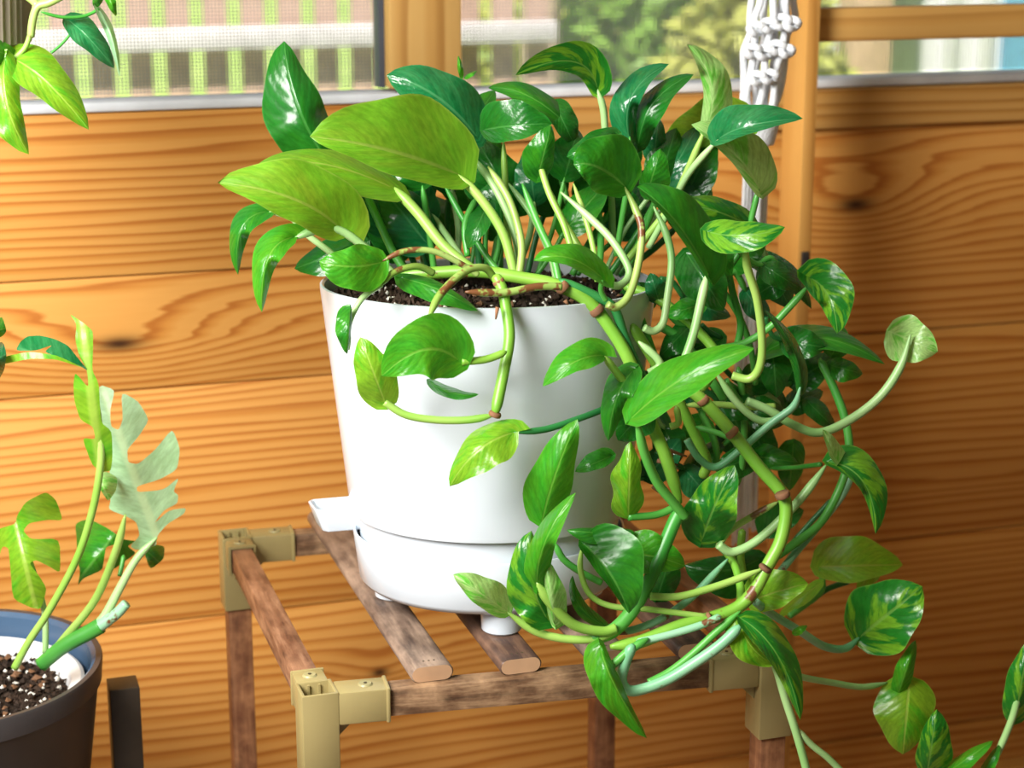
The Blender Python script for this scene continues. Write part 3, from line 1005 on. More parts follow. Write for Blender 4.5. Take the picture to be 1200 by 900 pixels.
# --- crown, middle
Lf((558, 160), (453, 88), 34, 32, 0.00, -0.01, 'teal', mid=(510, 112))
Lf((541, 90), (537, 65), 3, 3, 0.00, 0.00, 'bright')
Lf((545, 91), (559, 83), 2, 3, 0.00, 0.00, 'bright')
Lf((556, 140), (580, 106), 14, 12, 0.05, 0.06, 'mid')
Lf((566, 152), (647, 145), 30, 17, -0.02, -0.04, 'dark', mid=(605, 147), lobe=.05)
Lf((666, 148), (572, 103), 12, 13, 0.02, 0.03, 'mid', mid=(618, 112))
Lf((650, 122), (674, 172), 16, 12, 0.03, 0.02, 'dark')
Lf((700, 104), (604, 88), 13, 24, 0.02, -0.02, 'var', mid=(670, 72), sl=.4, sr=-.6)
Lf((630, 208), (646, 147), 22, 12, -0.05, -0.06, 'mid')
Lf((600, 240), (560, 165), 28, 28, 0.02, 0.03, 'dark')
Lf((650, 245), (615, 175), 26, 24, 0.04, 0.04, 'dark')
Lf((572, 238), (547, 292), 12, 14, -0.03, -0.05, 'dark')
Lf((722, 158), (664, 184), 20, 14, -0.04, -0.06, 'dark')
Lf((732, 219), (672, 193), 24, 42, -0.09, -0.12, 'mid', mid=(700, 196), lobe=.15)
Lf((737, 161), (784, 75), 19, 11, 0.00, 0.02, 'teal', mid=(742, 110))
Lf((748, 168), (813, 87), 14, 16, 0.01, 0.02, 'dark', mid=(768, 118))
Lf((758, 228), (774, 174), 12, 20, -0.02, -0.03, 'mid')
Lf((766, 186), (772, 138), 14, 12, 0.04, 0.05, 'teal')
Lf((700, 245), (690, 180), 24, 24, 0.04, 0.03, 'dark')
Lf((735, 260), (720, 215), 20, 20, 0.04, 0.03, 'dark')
# --- crown, right side
Lf((827, 151), (805, 52), 10, 23, -0.04, -0.05, 'pale', mid=(833, 98))
Lf((842, 163), (941, 139), 26, 9, -0.06, -0.08, 'teal', mid=(880, 147))
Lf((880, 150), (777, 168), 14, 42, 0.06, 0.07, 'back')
Lf((889, 222), (810, 146), 9, 32, -0.02, -0.05, 'pale', mid=(860, 180))
Lf((800, 236), (838, 162), 26, 22, 0.05, 0.06, 'dark')
Lf((830, 322), (745, 218), 6, 34, -0.08, -0.10, 'mid', mid=(790, 258))
Lf((879, 265), (788, 238), 22, 16, -0.02, -0.04, 'var', mid=(835, 246))
Lf((832, 272), (920, 266), 17, 20, -0.10, -0.12, 'var', mid=(874, 276), lobe=.14)
Lf((805, 298), (848, 364), 26, 26, -0.05, -0.07, 'dark')
Lf((772, 352), (762, 320), 12, 13, -0.03, -0.04, 'teal')
Lf((706, 326), (625, 306), 9, 17, -0.13, -0.15, 'bright', mid=(665, 302), lobe=.2)
Lf((824, 356), (778, 370), 12, 12, -0.04, -0.05, 'mid')
Lf((882, 304), (951, 362), 13, 13, 0.05, 0.05, 'dark', mid=(920, 320))
Lf((838, 282), (852, 332), 16, 16, -0.05, -0.06, 'mid')
Lf((950, 326), (981, 391), 30, 14, -0.05, -0.08, 'var', mid=(972, 350), lobe=.25)
Lf((1042, 388), (1099, 412), 25, 27, -0.02, -0.05, 'pale', lobe=.06)
Lf((898, 412), (1037, 427), 15, 14, -0.01, -0.03, 'mid', mid=(962, 396))
Lf((938, 454), (895, 362), 7, 9, -0.09, -0.10, 'dark', mid=(928, 408))
Lf((975, 416), (990, 384), 16, 14, 0.02, 0.02, 'mid')
Lf((974, 428), (1011, 438), 11, 15, 0.00, 0.00, 'mid')
Lf((905, 406), (910, 466), 20, 18, 0.00, 0.00, 'dark')
Lf((946, 470), (979, 503), 11, 11, 0.03, 0.03, 'dark')
Lf((850, 470), (875, 520), 20, 20, 0.02, 0.03, 'dark')
Lf((880, 500), (905, 550), 20, 18, 0.04, 0.04, 'dark')
Lf((930, 520), (925, 575), 14, 18, 0.05, 0.05, 'mid')
# --- on the pot front
Lf((536, 422), (447, 441), 33, 38, -0.16, -0.175, 'bright', mid=(496, 410), lobe=.16)
Lf((451, 472), (422, 395), 22, 23, -0.155, -0.165, 'lime')
Lf((410, 362), (407, 415), 3, 15, -0.145, -0.15, 'mid')
Lf((505, 448), (561, 462), 6, 7, -0.14, -0.155, 'mid', mid=(532, 461))
Lf((602, 507), (527, 570), 27, 19, -0.16, -0.165, 'lime', mid=(560, 528), lobe=.20, loff=(.3, 1))
Lf((635, 612), (677, 491), 28, 21, -0.15, -0.16, 'bright', mid=(652, 553), lobe=.05)
Lf((708, 417), (636, 453), 12, 20, -0.15, -0.165, 'bright', mid=(674, 424), lobe=.18, loff=(.2, 1))
Lf((742, 434), (713, 517), 16, 17, -0.13, -0.14, 'mid', mid=(722, 468))
Lf((757, 478), (724, 516), 22, 20, -0.11, -0.12, 'dark')
Lf((740, 490), (884, 408), 25, 21, -0.16, -0.19, 'bright', mid=(806, 440), lobe=.06)
Lf((717, 534), (674, 553), 8, 13, -0.12, -0.13, 'mid')
Lf((736, 607), (739, 517), 20, 15, -0.13, -0.14, 'lime', wave=.16, lobe=.02)
Lf((823, 632), (861, 545), 30, 27, -0.11, -0.13, 'var', mid=(838, 592))
Lf((472, 326), (560, 364), 8, 16, -0.10, -0.125, 'mid', mid=(515, 340))
# --- right lower
Lf((970, 541), (1026, 626), 25, 8, -0.10, -0.11, 'var', mid=(1012, 566), lobe=.30, loff=(.2, .2))
Lf((985, 548), (964, 503), 5, 11, -0.10, -0.11, 'pale', lobe=.02)
Lf((893, 622), (942, 598), 24, 14, 0.03, 0.03, 'dark')
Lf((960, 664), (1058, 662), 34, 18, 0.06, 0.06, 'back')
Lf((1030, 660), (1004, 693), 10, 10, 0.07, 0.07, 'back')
Lf((1007, 747), (1081, 687), 42, 39, -0.05, -0.07, 'var', lobe=.10, ratio=.5)
Lf((1066, 800), (1058, 884), 30, 36, -0.06, -0.07, 'lime', lobe=.10, ratio=.45)
Lf((1052, 815), (1073, 750), 12, 9, -0.065, -0.06, 'bright', lobe=.02)
Lf((1086, 908), (1098, 831), 15, 24, -0.07, -0.08, 'var', lobe=.02)
Lf((1110, 905), (1164, 868), 8, 10, -0.07, -0.07, 'bright')
Lf((1190, 840), (1206, 750), 18, 16, -0.06, -0.06, 'var')
Lf((1150, 912), (1172, 872), 6, 8, -0.065, -0.065, 'mid')
# --- bottom, in front of saucer and stand
Lf((594, 717), (531, 673), 13, 21, -0.165, -0.18, 'pale', lobe=.08)
Lf((629, 684), (675, 577), 15, 13, -0.18, -0.19, 'bright', mid=(640, 632))
Lf((642, 726), (623, 622), 28, 16, -0.165, -0.17, 'var', mid=(622, 676))
Lf((650, 730), (639, 655), 6, 17, -0.17, -0.175, 'pale')
Lf((736, 624), (664, 621), 15, 6, -0.13, -0.15, 'mid', mid=(700, 624))
Lf((682, 636), (737, 719), 46, 10, -0.15, -0.17, 'mid', mid=(714, 672), lobe=.05)
Lf((729, 650), (803, 664), 27, 20, -0.12, -0.13, 'bright', mid=(765, 652))
Lf((708, 733), (671, 674), 7, 8, -0.14, -0.15, 'mid', mid=(678, 708))
Lf((704, 760), (758, 865), 8, 24, -0.18, -0.20, 'bright', mid=(722, 806))
Lf((867, 724), (938, 844), 20, 12, -0.16, -0.18, 'var', mid=(912, 770), lobe=.03)
Lf((866, 724), (908, 779), 8, 20, -0.155, -0.16, 'lime', mid=(880, 757))
Lf((890, 655), (802, 662), 32, 18, -0.05, -0.06, 'dark', mid=(848, 668))
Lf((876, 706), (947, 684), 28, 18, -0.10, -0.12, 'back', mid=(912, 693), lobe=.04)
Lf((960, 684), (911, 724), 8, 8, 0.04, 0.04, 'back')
Lf((930, 742), (946, 733), 4, 5, -0.10, -0.10, 'bright')
Lf((770, 700), (790, 640), 18, 18, -0.02, -0.02, 'dark')
rf = random.Random(21)
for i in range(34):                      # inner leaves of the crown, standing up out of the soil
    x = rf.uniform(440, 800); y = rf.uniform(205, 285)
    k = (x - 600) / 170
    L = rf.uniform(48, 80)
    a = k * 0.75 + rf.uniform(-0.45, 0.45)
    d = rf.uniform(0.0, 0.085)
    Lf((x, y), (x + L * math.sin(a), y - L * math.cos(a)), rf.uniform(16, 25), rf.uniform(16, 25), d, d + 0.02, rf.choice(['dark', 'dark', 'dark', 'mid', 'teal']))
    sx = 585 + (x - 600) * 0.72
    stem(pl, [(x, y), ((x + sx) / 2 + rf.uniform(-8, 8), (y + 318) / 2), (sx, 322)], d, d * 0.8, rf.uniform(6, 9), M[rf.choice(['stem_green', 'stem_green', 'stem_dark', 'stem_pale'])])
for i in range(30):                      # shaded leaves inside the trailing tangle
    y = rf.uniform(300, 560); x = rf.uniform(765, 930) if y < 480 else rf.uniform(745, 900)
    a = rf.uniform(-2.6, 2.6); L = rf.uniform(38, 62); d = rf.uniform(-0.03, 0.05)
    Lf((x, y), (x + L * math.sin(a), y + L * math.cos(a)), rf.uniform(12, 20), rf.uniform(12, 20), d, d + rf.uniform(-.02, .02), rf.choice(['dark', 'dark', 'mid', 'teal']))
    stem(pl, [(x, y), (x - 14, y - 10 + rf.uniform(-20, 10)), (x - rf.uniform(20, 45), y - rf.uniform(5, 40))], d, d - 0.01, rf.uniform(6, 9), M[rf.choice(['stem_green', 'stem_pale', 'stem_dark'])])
#STEMS
# petioles of the crown
crown = [
 ([(537, 205), (565, 235), (590, 275), (603, 322)], -.05, -.07, 11, 'stem_lime'),
 ([(553, 183), (580, 220), (602, 270), (610, 320)], -.03, -.06, 9, 'stem_pale'),
 ([(572, 195), (597, 235), (611, 285), (608, 325)], -.04, -.08, 9, 'stem_brown'),
 ([(596, 215), (625, 255), (645, 300), (652, 330)], -.02, -.05, 8, 'stem_pale'),
 ([(590, 166), (592, 215), (594, 262), (600, 318)], -.01, -.03, 8, 'stem_lime'),
 ([(612, 215), (632, 265), (648, 300), (655, 330)], -.04, -.07, 9, 'stem_green'),
 ([(640, 215), (658, 255), (680, 292), (690, 320)], -.05, -.08, 8, 'stem_lime'),
 ([(672, 215), (688, 262), (697, 300), (700, 330)], -.05, -.09, 7, 'stem_lime'),
 ([(631, 186), (643, 225), (661, 264), (672, 300)], -.052, -.09, 8, 'stem_lime'),
 ([(700, 104), (707, 128), (710, 165), (716, 220), (718, 280)], .02, .02, 9, 'stem_pale'),
 ([(732, 219), (745, 246), (752, 270), (748, 310), (737, 346), (722, 360), (712, 357)], -.09, -.135, 9, 'stem_brown'),
 ([(657, 225), (690, 254), (716, 280), (735, 310), (736, 325), (724, 335), (708, 330)], -.06, -.11, 9, 'stem_pale'),
 ([(829, 320), (822, 350), (813, 390), (801, 424), (790, 440)], -.08, -.10, 11, 'stem_pale'),
 ([(875, 280), (875, 310), (887, 350), (893, 400), (890, 430), (878, 444), (858, 440)], -.10, -.07, 10, 'stem_lime'),
 ([(766, 242), (780, 272), (787, 305), (782, 350), (777, 378), (766, 388), (755, 384)], -.07, -.10, 9, 'stem_pale'),
 ([(827, 150), (808, 195), (788, 238), (762, 272), (735, 305)], -.04, -.02, 9, 'stem_lime'),
 ([(843, 162), (815, 193), (800, 215), (785, 245), (760, 290)], -.06, -.03, 8, 'stem_pale'),
 ([(889, 221), (882, 250), (873, 285), (850, 320)], -.02, -.02, 8, 'stem_green'),
 ([(738, 160), (738, 200), (730, 250), (722, 300)], 0, 0, 8, 'stem_green'),
 ([(344, 280), (370, 270), (398, 270), (430, 292), (462, 322)], -.07, -.05, 10, 'stem_pale'),
 ([(462, 220), (490, 250), (520, 288), (556, 318)], -.02, -.05, 13, 'stem_lime'),
 ([(313, 249), (340, 254), (360, 275), (386, 295), (420, 325)], -.01, -.02, 8, 'stem_pale'),
 ([(425, 218), (445, 262), (462, 298), (478, 322)], 0, -.02, 10, 'stem_green'),
 ([(448, 306), (475, 294), (510, 295), (545, 312), (560, 322)], -.12, -.10, 7, 'stem_brown'),
 ([(446, 335), (460, 320), (488, 312), (508, 320)], -.125, -.10, 8, 'stem_brown'),
 ([(409, 410), (409, 380), (424, 350), (447, 333)], -.147, -.125, 7, 'stem_pale'),
 ([(502, 374), (516, 345), (545, 318), (568, 314), (579, 326)], -.16, -.11, 9, 'stem_brown'),
 ([(560, 230), (545, 262), (548, 300)], -.03, -.05, 8, 'stem_green'),
 ([(520, 215), (545, 260), (570, 300), (590, 325)], 0, -.04, 8, 'stem_green'),
 ([(505, 250), (530, 285), (552, 318)], 0.02, -.02, 8, 'stem_pale'),
 ([(655, 200), (668, 250), (676, 300)], .03, 0, 8, 'stem_green'),
 ([(700, 235), (704, 280), (702, 320)], .02, -.02, 9, 'stem_green'),
 ([(770, 230), (755, 270), (735, 315)], .03, .0, 9, 'stem_green'),
 ([(706, 328), (704, 340), (710, 352)], -.135, -.13, 6, 'stem_green'),
 ([(850, 300), (858, 340), (868, 380), (862, 410)], -.04, -.04, 9, 'stem_green'),
 ([(840, 330), (866, 370), (880, 410), (885, 450)], -.02, 0, 8, 'stem_green'),
 ([(882, 304), (862, 312), (845, 325)], .05, .04, 7, 'stem_dark'),
]
for px, a, b_, w, m in crown:
    St(px, a, b_, w, m)
# vines and trailing petioles
vines = [
 ([(465, 322), (510, 320), (560, 318), (612, 326), (652, 334), (690, 354), (716, 386), (736, 420), (752, 462), (765, 500), (780, 535), (797, 590)], -.07, -.12, 15, 'vine', 'vine'),
 ([(655, 328), (700, 348), (720, 362), (732, 395), (748, 432), (768, 470), (785, 500)], -.09, -.10, 11, 'stem_dark', 'vine'),
 ([(580, 322), (588, 338), (593, 360), (597, 395), (590, 437), (580, 486)], -.115, -.155, 13, 'vine', 'vine'),
 ([(594, 412), (570, 421), (541, 424)], -.152, -.16, 9, 'vine', 'petiole'),
 ([(580, 486), (550, 492), (510, 492), (475, 486), (451, 471)], -.155, -.155, 9, 'stem_lime', 'petiole'),
 ([(545, 342), (590, 343), (630, 336), (658, 336)], -.135, -.115, 9, 'stem_brown', 'petiole'),
 ([(602, 507), (640, 503), (680, 490), (706, 480), (745, 462)], -.16, -.12, 8, 'stem_dark', 'petiole'),
 ([(708, 417), (725, 440), (744, 462)], -.15, -.13, 9, 'stem_lime', 'petiole'),
 ([(746, 492), (755, 530), (770, 565), (790, 590), (803, 606)], -.16, -.13, 11, 'stem_green', 'petiole'),
 ([(730, 335), (760, 345), (785, 360), (815, 385), (840, 420), (820, 460)], -.02, -.06, 12, 'vine', 'vine'),
 ([(740, 380), (765, 420), (790, 460), (810, 500), (828, 540), (822, 560)], -.06, -.06, 13, 'vine', 'vine'),
 ([(740, 345), (755, 390), (770, 430), (790, 470)], -.03, -.06, 14, 'stem_green', 'vine'),
 ([(770, 380), (800, 400), (830, 440), (850, 470)], -.03, -.04, 11, 'stem_green', 'vine'),
 ([(800, 450), (822, 468), (857, 506), (890, 548), (916, 578), (921, 602), (914, 636), (899, 664), (884, 692), (864, 712), (834, 724), (798, 733), (750, 752), (715, 758)], -.10, -.165, 15, 'vine', 'vine'),
 ([(968, 545), (945, 576), (918, 606), (885, 635), (858, 647), (842, 638)], -.10, -.115, 11, 'stem_pale', 'petiole'),
 ([(938, 453), (930, 476), (905, 495), (870, 525), (840, 547), (820, 538), (805, 515)], -.09, -.08, 9, 'vine_teal', 'petiole'),
 ([(1067, 392), (1056, 428), (1032, 464), (996, 492), (960, 507), (930, 498), (900, 480), (875, 470)], -.05, -.06, 11, 'stem_pale', 'petiole'),
 ([(838, 435), (862, 470), (888, 492), (910, 492), (922, 482)], -.08, -.07, 9, 'stem_pale', 'petiole'),
 ([(948, 334), (925, 360), (900, 385), (872, 402), (845, 408)], -.05, -.05, 9, 'stem_green', 'petiole'),
 ([(960, 420), (975, 450), (990, 490), (995, 530), (985, 570), (962, 612), (930, 638), (905, 655)], .00, -.06, 11, 'stem_green', 'vine'),
 ([(994, 512), (998, 545), (990, 575), (960, 615), (932, 648), (905, 682)], .0, -.06, 10, 'vine_teal', 'vine'),
 ([(975, 585), (950, 612), (925, 640)], .02, .02, 7, 'stem_dark', 'vine'),
 ([(815, 500), (840, 507), (862, 516)], -.08, -.09, 7, 'stem_green', 'petiole'),
 ([(800, 475), (840, 474), (880, 477), (908, 476)], -.06, -.05, 8, 'stem_lime', 'petiole'),
 ([(865, 430), (872, 480), (870, 540), (862, 570)], -.01, 0, 9, 'stem_green', 'vine'),
 ([(902, 549), (930, 548), (962, 544)], .0, -.05, 6, 'stem_green', 'petiole'),
 ([(912, 588), (880, 606), (855, 622), (842, 640)], -.11, -.11, 8, 'stem_brown', 'petiole'),
 ([(893, 667), (860, 680), (830, 690), (795, 699), (762, 699)], -.14, -.15, 9, 'stem_lime', 'petiole'),
 ([(853, 655), (830, 680), (808, 702), (775, 725), (742, 738), (720, 740)], -.11, -.15, 9, 'vine_teal', 'petiole'),
 ([(683, 638), (680, 665), (690, 695), (715, 710), (760, 714), (830, 723)], -.152, -.15, 7, 'stem_lime', 'petiole'),
 ([(650, 636), (660, 655), (680, 670), (705, 683)], -.14, -.14, 8, 'stem_green', 'petiole'),
 ([(1007, 747), (990, 760), (965, 757), (935, 738), (905, 720), (885, 705)], -.05, -.12, 10, 'vine_teal', 'petiole'),
 ([(1040, 800), (1010, 805), (975, 800), (942, 794), (910, 785)], -.06, -.12, 8, 'stem_pale', 'petiole'),
 ([(868, 733), (845, 755), (817, 775), (785, 795), (755, 807), (737, 809), (728, 797), (733, 775), (742, 755)], -.17, -.175, 13, 'vine_teal', 'vine'),
 ([(868, 716), (840, 740), (812, 766), (785, 787), (760, 800)], -.155, -.17, 9, 'stem_green', 'petiole'),
 ([(760, 748), (738, 762), (715, 780), (706, 768)], -.17, -.18, 10, 'stem_green', 'petiole'),
 ([(905, 770), (912, 790), (920, 818), (932, 855), (942, 890), (948, 915)], -.15, -.15, 10, 'stem_pale', 'vine'),
 ([(932, 852), (950, 872), (970, 888), (992, 910)], -.15, -.14, 8, 'stem_pale', 'petiole'),
 ([(799, 595), (790, 612), (780, 636), (765, 672), (742, 714), (717, 740), (690, 748)], -.12, -.165, 17, 'stem_green', 'vine'),
 ([(795, 592), (770, 603), (736, 606)], -.12, -.13, 9, 'stem_green', 'petiole'),
 ([(594, 717), (628, 740), (665, 749), (700, 748), (722, 738)], -.165, -.165, 10, 'stem_lime', 'petiole'),
 ([(629, 682), (645, 706), (672, 732), (705, 740), (722, 736)], -.18, -.165, 12, 'stem_lime', 'petiole'),
 ([(745, 753), (780, 745), (820, 733), (845, 722)], -.168, -.16, 9, 'vine_teal', 'vine'),
 ([(960, 665), (964, 690), (945, 708), (925, 722)], .06, .02, 8, 'stem_green', 'petiole'),
 ([(1000, 680), (970, 690), (950, 705)], .07, .05, 8, 'stem_dark', 'petiole'),
 ([(1195, 800), (1188, 836), (1170, 880), (1150, 912)], -.065, -.065, 9, 'stem_pale', 'vine'),
 ([(845, 640), (860, 660), (868, 690), (866, 712)], -.09, -.14, 10, 'vine', 'vine'),
 ([(870, 620), (868, 650), (872, 680)], -.06, -.06, 10, 'vine', 'vine'),
 ([(748, 400), (770, 420), (772, 430), (760, 437)], -.11, -.115, 9, 'stem_pale', 'petiole'),
 ([(792, 475), (795, 495), (785, 500)], -.12, -.12, 8, 'stem_lime', 'petiole'),
 ([(820, 480), (835, 510), (840, 535), (832, 548)], -.05, -.05, 9, 'stem_green', 'vine'),
]
for px, a, b_, w, m, nm in vines:
    St(px, a, b_, w, m, name=nm)
# brown node scars on the vines
def node_ring(p, q, d, w):
    a = P(p[0], p[1], d); b_ = P(q[0], q[1], d)
    tube('node', [a, (a + b_) / 2, b_], w * MPP / 2, w * MPP / 2, M['node'], pl, sides=10, radf=lambda u: 1.0 + 0.12 * math.sin(u * 3.14), per=3)
for p, q, d, w in (((697, 361), (702, 367), -.098, 16), ((656, 334), (662, 340), -.095, 15), ((856, 505), (860, 509), -.117, 16),
                   ((916, 577), (918, 583), -.132, 16), ((898, 664), (895, 668), -.146, 14), ((834, 723), (830, 725), -.155, 13),
                   ((581, 483), (579, 488), -.155, 13), ((822, 467), (826, 472), -.106, 14), ((779, 533), (782, 538), -.111, 16), ((583, 328), (586, 333), -.117, 13)):
    node_ring(p, q, d, w)
for px, d in (([(584, 345), (583, 360), (581, 374)], -.135), ([(655, 345), (662, 352), (666, 357)], -.118), ([(757, 560), (765, 570), (772, 577)], -.12),
              ([(700, 545), (770, 540), (795, 545)], -.10), ([(775, 510), (785, 528), (805, 535)], -.10)):
    St(px[1:], d, d, 5, 'node', 2, name='aerial_root')

# ================================================================== LEFT POT, STAND AND SPLIT-LEAF PLANT
LC = P(-67, 780, 0.0)
LR = 0.127
lz = LC.z
lp_ = thing('charcoal_pot', (LC.x, LC.y, lz - 0.21), 'charcoal ceramic pot with inner rim coloured like a blue sky reflection on the ebony stand', 'pot')
lathe('pot_body', [(0, -0.21), (0.085, -0.21), (0.095, -0.205), (0.112, -0.10), (0.1225, -0.022), (0.1255, -0.019), (LR, -0.002), (0.1262, 0.0), (0.1215, -0.0005)], M['charcoal'], lp_, LC, 96)
lathe('inner_wall', [(0.1215, -0.0005), (0.118, -0.004), (0.115, -0.06), (0, -0.06)], M['sky_sheen'], lp_, LC, 96)
lathe('liner_pot', [(0.098, -0.055), (0.112, -0.026), (0.1115, -0.020), (0.1085, -0.0185), (0.1005, -0.0205), (0.0995, -0.024), (0.094, -0.05), (0, -0.05)], M['white_liner'], lp_, LC, 96)
lathe('potting_soil', [(0, -0.030), (0.05, -0.031), (0.0985, -0.034)], M['soil'], lp_, LC, 64)
grains('soil_crumbs', LC.x, LC.y, lz - 0.030, 0.096, 1500, 0.0014, 0.0034, 'lump', lp_, 11)
grains('perlite', LC.x, LC.y, lz - 0.0275, 0.094, 170, 0.0012, 0.0028, 'perlite', lp_, 12)
grains('bark_bits', LC.x, LC.y, lz - 0.0275, 0.094, 60, 0.0018, 0.004, 'bark', lp_, 13)
es = thing('ebony_stand', (LC.x, LC.y, FLOOR), 'ebony wood plant stand with square posts holding the charcoal pot', 'plant stand')
pc = P(144, 800, 0.055)
ang0 = math.atan2(pc.y - LC.y, pc.x - LC.x)
prad = max(LR + 0.017, math.hypot(pc.x - LC.x, pc.y - LC.y))
ptop = P(146, 800, 0.055).z
for k in range(4):
    a = ang0 + k * math.pi / 2
    c = LC + Vector((math.cos(a), math.sin(a), 0)) * prad
    rot = Matrix.Translation((c.x, c.y, 0)) @ Matrix.Rotation(0.0, 4, 'Z')
    box('post', (-0.0125, -0.014, FLOOR), (0.0125, 0.014, ptop), M['ebony'], es, 0.0012, rot)
for k in range(2):
    a = ang0 + k * math.pi / 2
    dv = Vector((math.cos(a), math.sin(a), 0)) * (prad - 0.010)
    z = lz - 0.2235
    beam('crossbar', Vector((LC.x, LC.y, z - (0.0 if k == 0 else 0.0))) - dv, Vector((LC.x, LC.y, z)) + dv, 0.024, 0.026, M['ebony'], es)

rp_ = thing('split_leaf_plant', (LC.x + 0.03, LC.y, lz - 0.03), 'young climbing plant with deeply split pale leaves in the charcoal pot', 'plant')
D = 0.0
outline_leaf(rp_, [(81, 367), (100, 380), (109, 388), (109, 410), (108, 434), (116, 450), (118, 495), (131, 505), (132, 535), (130, 552), (119, 553), (108, 545), (96, 513), (112, 515), (109, 500), (94, 492), (87, 470), (86, 450), (88, 436), (104, 455), (102, 434), (92, 415), (88, 397), (90, 380)],
             -0.03, 0.0, M['lime'], ((118, 553), (95, 367)), 0.03)
outline_leaf(rp_, [(18, 411), (24, 400), (32, 394), (46, 393), (64, 397), (80, 405), (90, 418), (104, 435), (92, 428), (66, 418), (52, 412), (62, 404), (42, 411)], -0.04, 0.0, M['teal'], ((104, 434), (18, 408)), 0.03)
outline_leaf(rp_, [(100, 432), (66, 416), (34, 412), (4, 418), (-10, 428), (8, 426), (36, 420), (66, 421)], -0.045, 0, M['lime'], ((100, 432), (-10, 426)), 0.02)
outline_leaf(rp_, [(-22, 384), (-6, 374), (3, 371), (8, 388), (2, 395), (-20, 400)], -0.05, 0, M['bright'], ((-22, 390), (8, 385)), 0.03)
outline_leaf(rp_, [(-22, 402), (4, 400), (8, 416), (5, 434), (-2, 446), (-22, 452)], -0.06, 0, M['teal'], ((-22, 430), (8, 415)), 0.03)
outline_leaf(rp_, [(115, 450), (135, 457), (129, 480), (130, 500), (139, 504), (144, 492), (142, 459), (162, 470), (175, 492), (162, 512), (149, 527), (150, 542), (162, 544), (182, 527), (202, 502), (211, 525), (208, 550), (187, 562), (160, 570),
                   (161, 577), (192, 574), (210, 559), (203, 576), (209, 580), (208, 590), (192, 598), (180, 614), (198, 598), (218, 595), (216, 602), (196, 614), (184, 628), (183, 640), (160, 645), (152, 640), (164, 628), (160, 612), (150, 606), (127, 597), (130, 585), (122, 570), (130, 552), (119, 500)],
             0.02, 0.01, M['mint'], ((184, 630), (120, 455)), 0.02)
outline_leaf(rp_, [(18, 614), (20, 604), (30, 588), (54, 576), (66, 586), (74, 610), (56, 609), (34, 613), (27, 622), (36, 632), (70, 631), (71, 672), (58, 664), (42, 656), (34, 660), (46, 675), (55, 690), (48, 714), (36, 712), (15, 702), (12, 664), (10, 642), (3, 640), (-2, 654), (-14, 662), (-16, 632), (0, 619)],
             0.0, -0.01, M['lime'], ((18, 614), (42, 712)), 0.03)
outline_leaf(rp_, [(88, 614), (98, 609), (109, 610), (128, 620), (144, 632), (160, 634), (149, 640), (160, 648), (146, 658), (132, 668), (136, 654), (135, 638), (124, 641), (122, 655), (120, 668), (97, 678), (91, 687), (94, 670), (90, 652), (90, 634)],
             0.04, 0, M['mid'], ((130, 632), (92, 680)), 0.025)
outline_leaf(rp_, [(168, 645), (180, 638), (193, 640), (192, 655), (176, 668)], 0.04, 0, M['mid'], ((168, 642), (188, 660)), 0.02)
outline_leaf(rp_, [(112, 556), (125, 552), (138, 560), (136, 575), (127, 588), (118, 575)], 0.0, 0, M['pale'], ((114, 554), (128, 586)), 0.02)
def Sl(px, a, b_, w, m, w1=None, nm='petiole'): return stem(rp_, px, a, b_, w, M[m], w1, nm)
Sl([(104, 433), (112, 470), (118, 520), (117, 552), (108, 600), (90, 655), (58, 715), (35, 750), (17, 783)], -.035, -.03, 9, 'stem_lime', 10)
Sl([(147, 603), (136, 645), (112, 702), (78, 745), (52, 776)], .01, .0, 10, 'stem_lime', 11)
Sl([(184, 630), (160, 655), (140, 690), (124, 720), (112, 735)], .02, .0, 9, 'stem_pale', 14)
Sl([(18, 615), (34, 655), (47, 695), (53, 725), (53, 765)], .0, 0, 7, 'stem_pale', 8)
Sl([(145, 650), (143, 662), (140, 675)], .03, .02, 6, 'stem_green')
Sl([(48, 779), (75, 757), (104, 741), (118, 733)], .0, .0, 20, 'stem_green', 22, 'main_stem')
Sl([(116, 734), (126, 727), (138, 718), (148, 707)], .0, .0, 18, 'vine_teal', 13, 'shoot_tip')

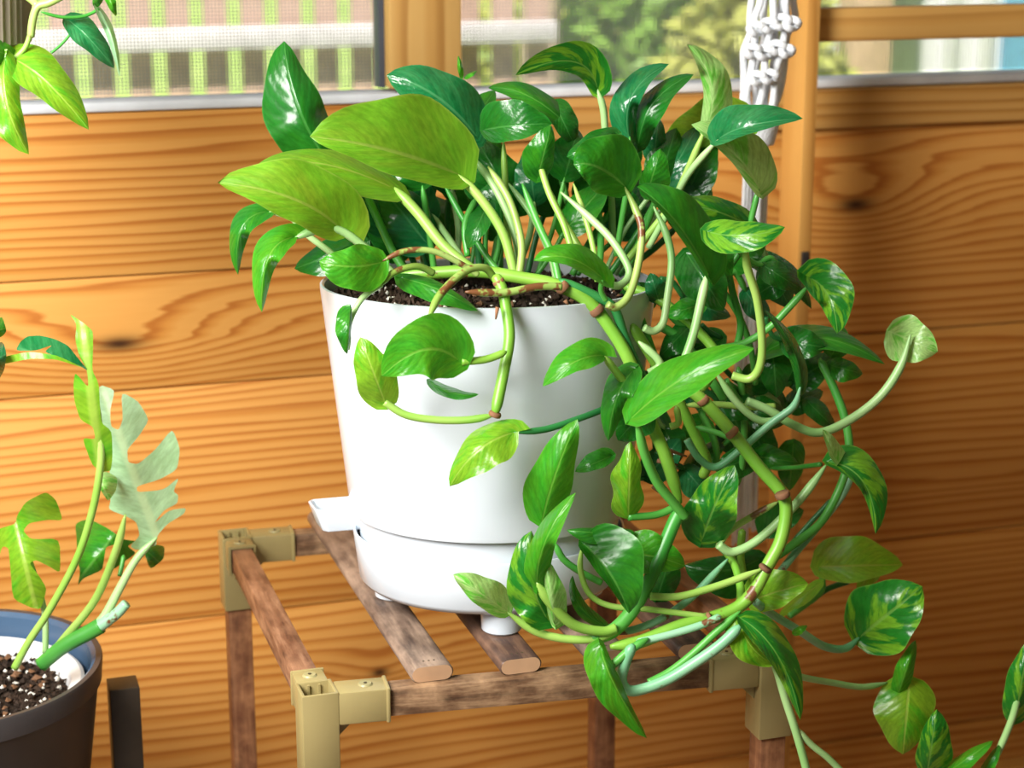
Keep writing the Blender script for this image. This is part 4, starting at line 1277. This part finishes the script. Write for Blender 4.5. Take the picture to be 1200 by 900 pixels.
# ================================================================== HANGING POT (upper left)
HC = P(-88, 10, -0.02)
hb = P(20, 56, -0.02).z
hg = thing('hanging_pot', (HC.x, HC.y, hb), 'ribbed brown clay pot hanging on cords in front of the window', 'pot')
lathe('pot_body', [(0, hb), (0.068, hb), (0.0735, hb + 0.004), (0.0805, hb + 0.12), (0.079, hb + 0.121), (0.074, hb + 0.10), (0, hb + 0.10)], M['basket'], hg, (HC.x, HC.y, 0), 240, rib=(60, 0.012))
for k in range(3):
    a = k * 2.094 + 0.9
    q = Vector((HC.x + 0.0790 * math.cos(a), HC.y + 0.0790 * math.sin(a), hb + 0.121))
    tube('cord', [q, Vector((HC.x + 0.03 * math.cos(a), HC.y + 0.03 * math.sin(a), hb + 0.6)), Vector((HC.x, HC.y, 1.6))], 0.0022, 0.0022, M['rope'], hg)
hp = thing('hanging_plant', (HC.x, HC.y, hb + 0.10), 'leafy vine with lime and teal leaves trailing from the hanging pot', 'plant')
def Lh(b, t, wl, wr, d0, d1, m, **k): return leaf(hp, b, t, wl, wr, d0, d1, M[m], **k)
Lh((16, 69), (104, 152), 26, 20, -0.05, -0.06, 'lime', mid=(56, 98))
Lh((6, 70), (34, 181), 17, 30, -0.06, -0.07, 'lime', mid=(8, 122))
Lh((14, 66), (-25, 52), 14, 12, -0.05, -0.06, 'bright')
Lh((81, 24), (134, 80), 16, 13, -0.03, -0.03, 'teal', mid=(106, 47))
Lh((115, 11), (140, 90), 5, 5, -0.03, -0.03, 'mint', mid=(131, 45))
Lh((124, -12), (136, 19), 6, 5, -0.03, -0.03, 'bright')
Lh((112, 6), (118, -14), 5, 6, -0.03, -0.03, 'mid')
def Sh(px, a, b_, w, m, nm='petiole'): return stem(hp, px, a, b_, w, M[m], None, nm)
Sh([(75, -6), (58, 3), (44, 8), (38, 25), (36, 45)], -.05, -.05, 9, 'stem_brown', 'vine')
Sh([(-60, -40), (-20, -30), (30, -5), (45, 8)], 0, -.05, 9, 'stem_brown', 'vine')
Sh([(48, 14), (72, 20), (98, 19), (116, 11)], -.05, -.03, 4, 'stem_green')
Sh([(82, 26), (83, 38), (72, 52), (60, 62)], -.03, -.04, 3, 'stem_green')
Sh([(38, 30), (30, 55), (16, 69)], -.05, -.05, 6, 'stem_lime')
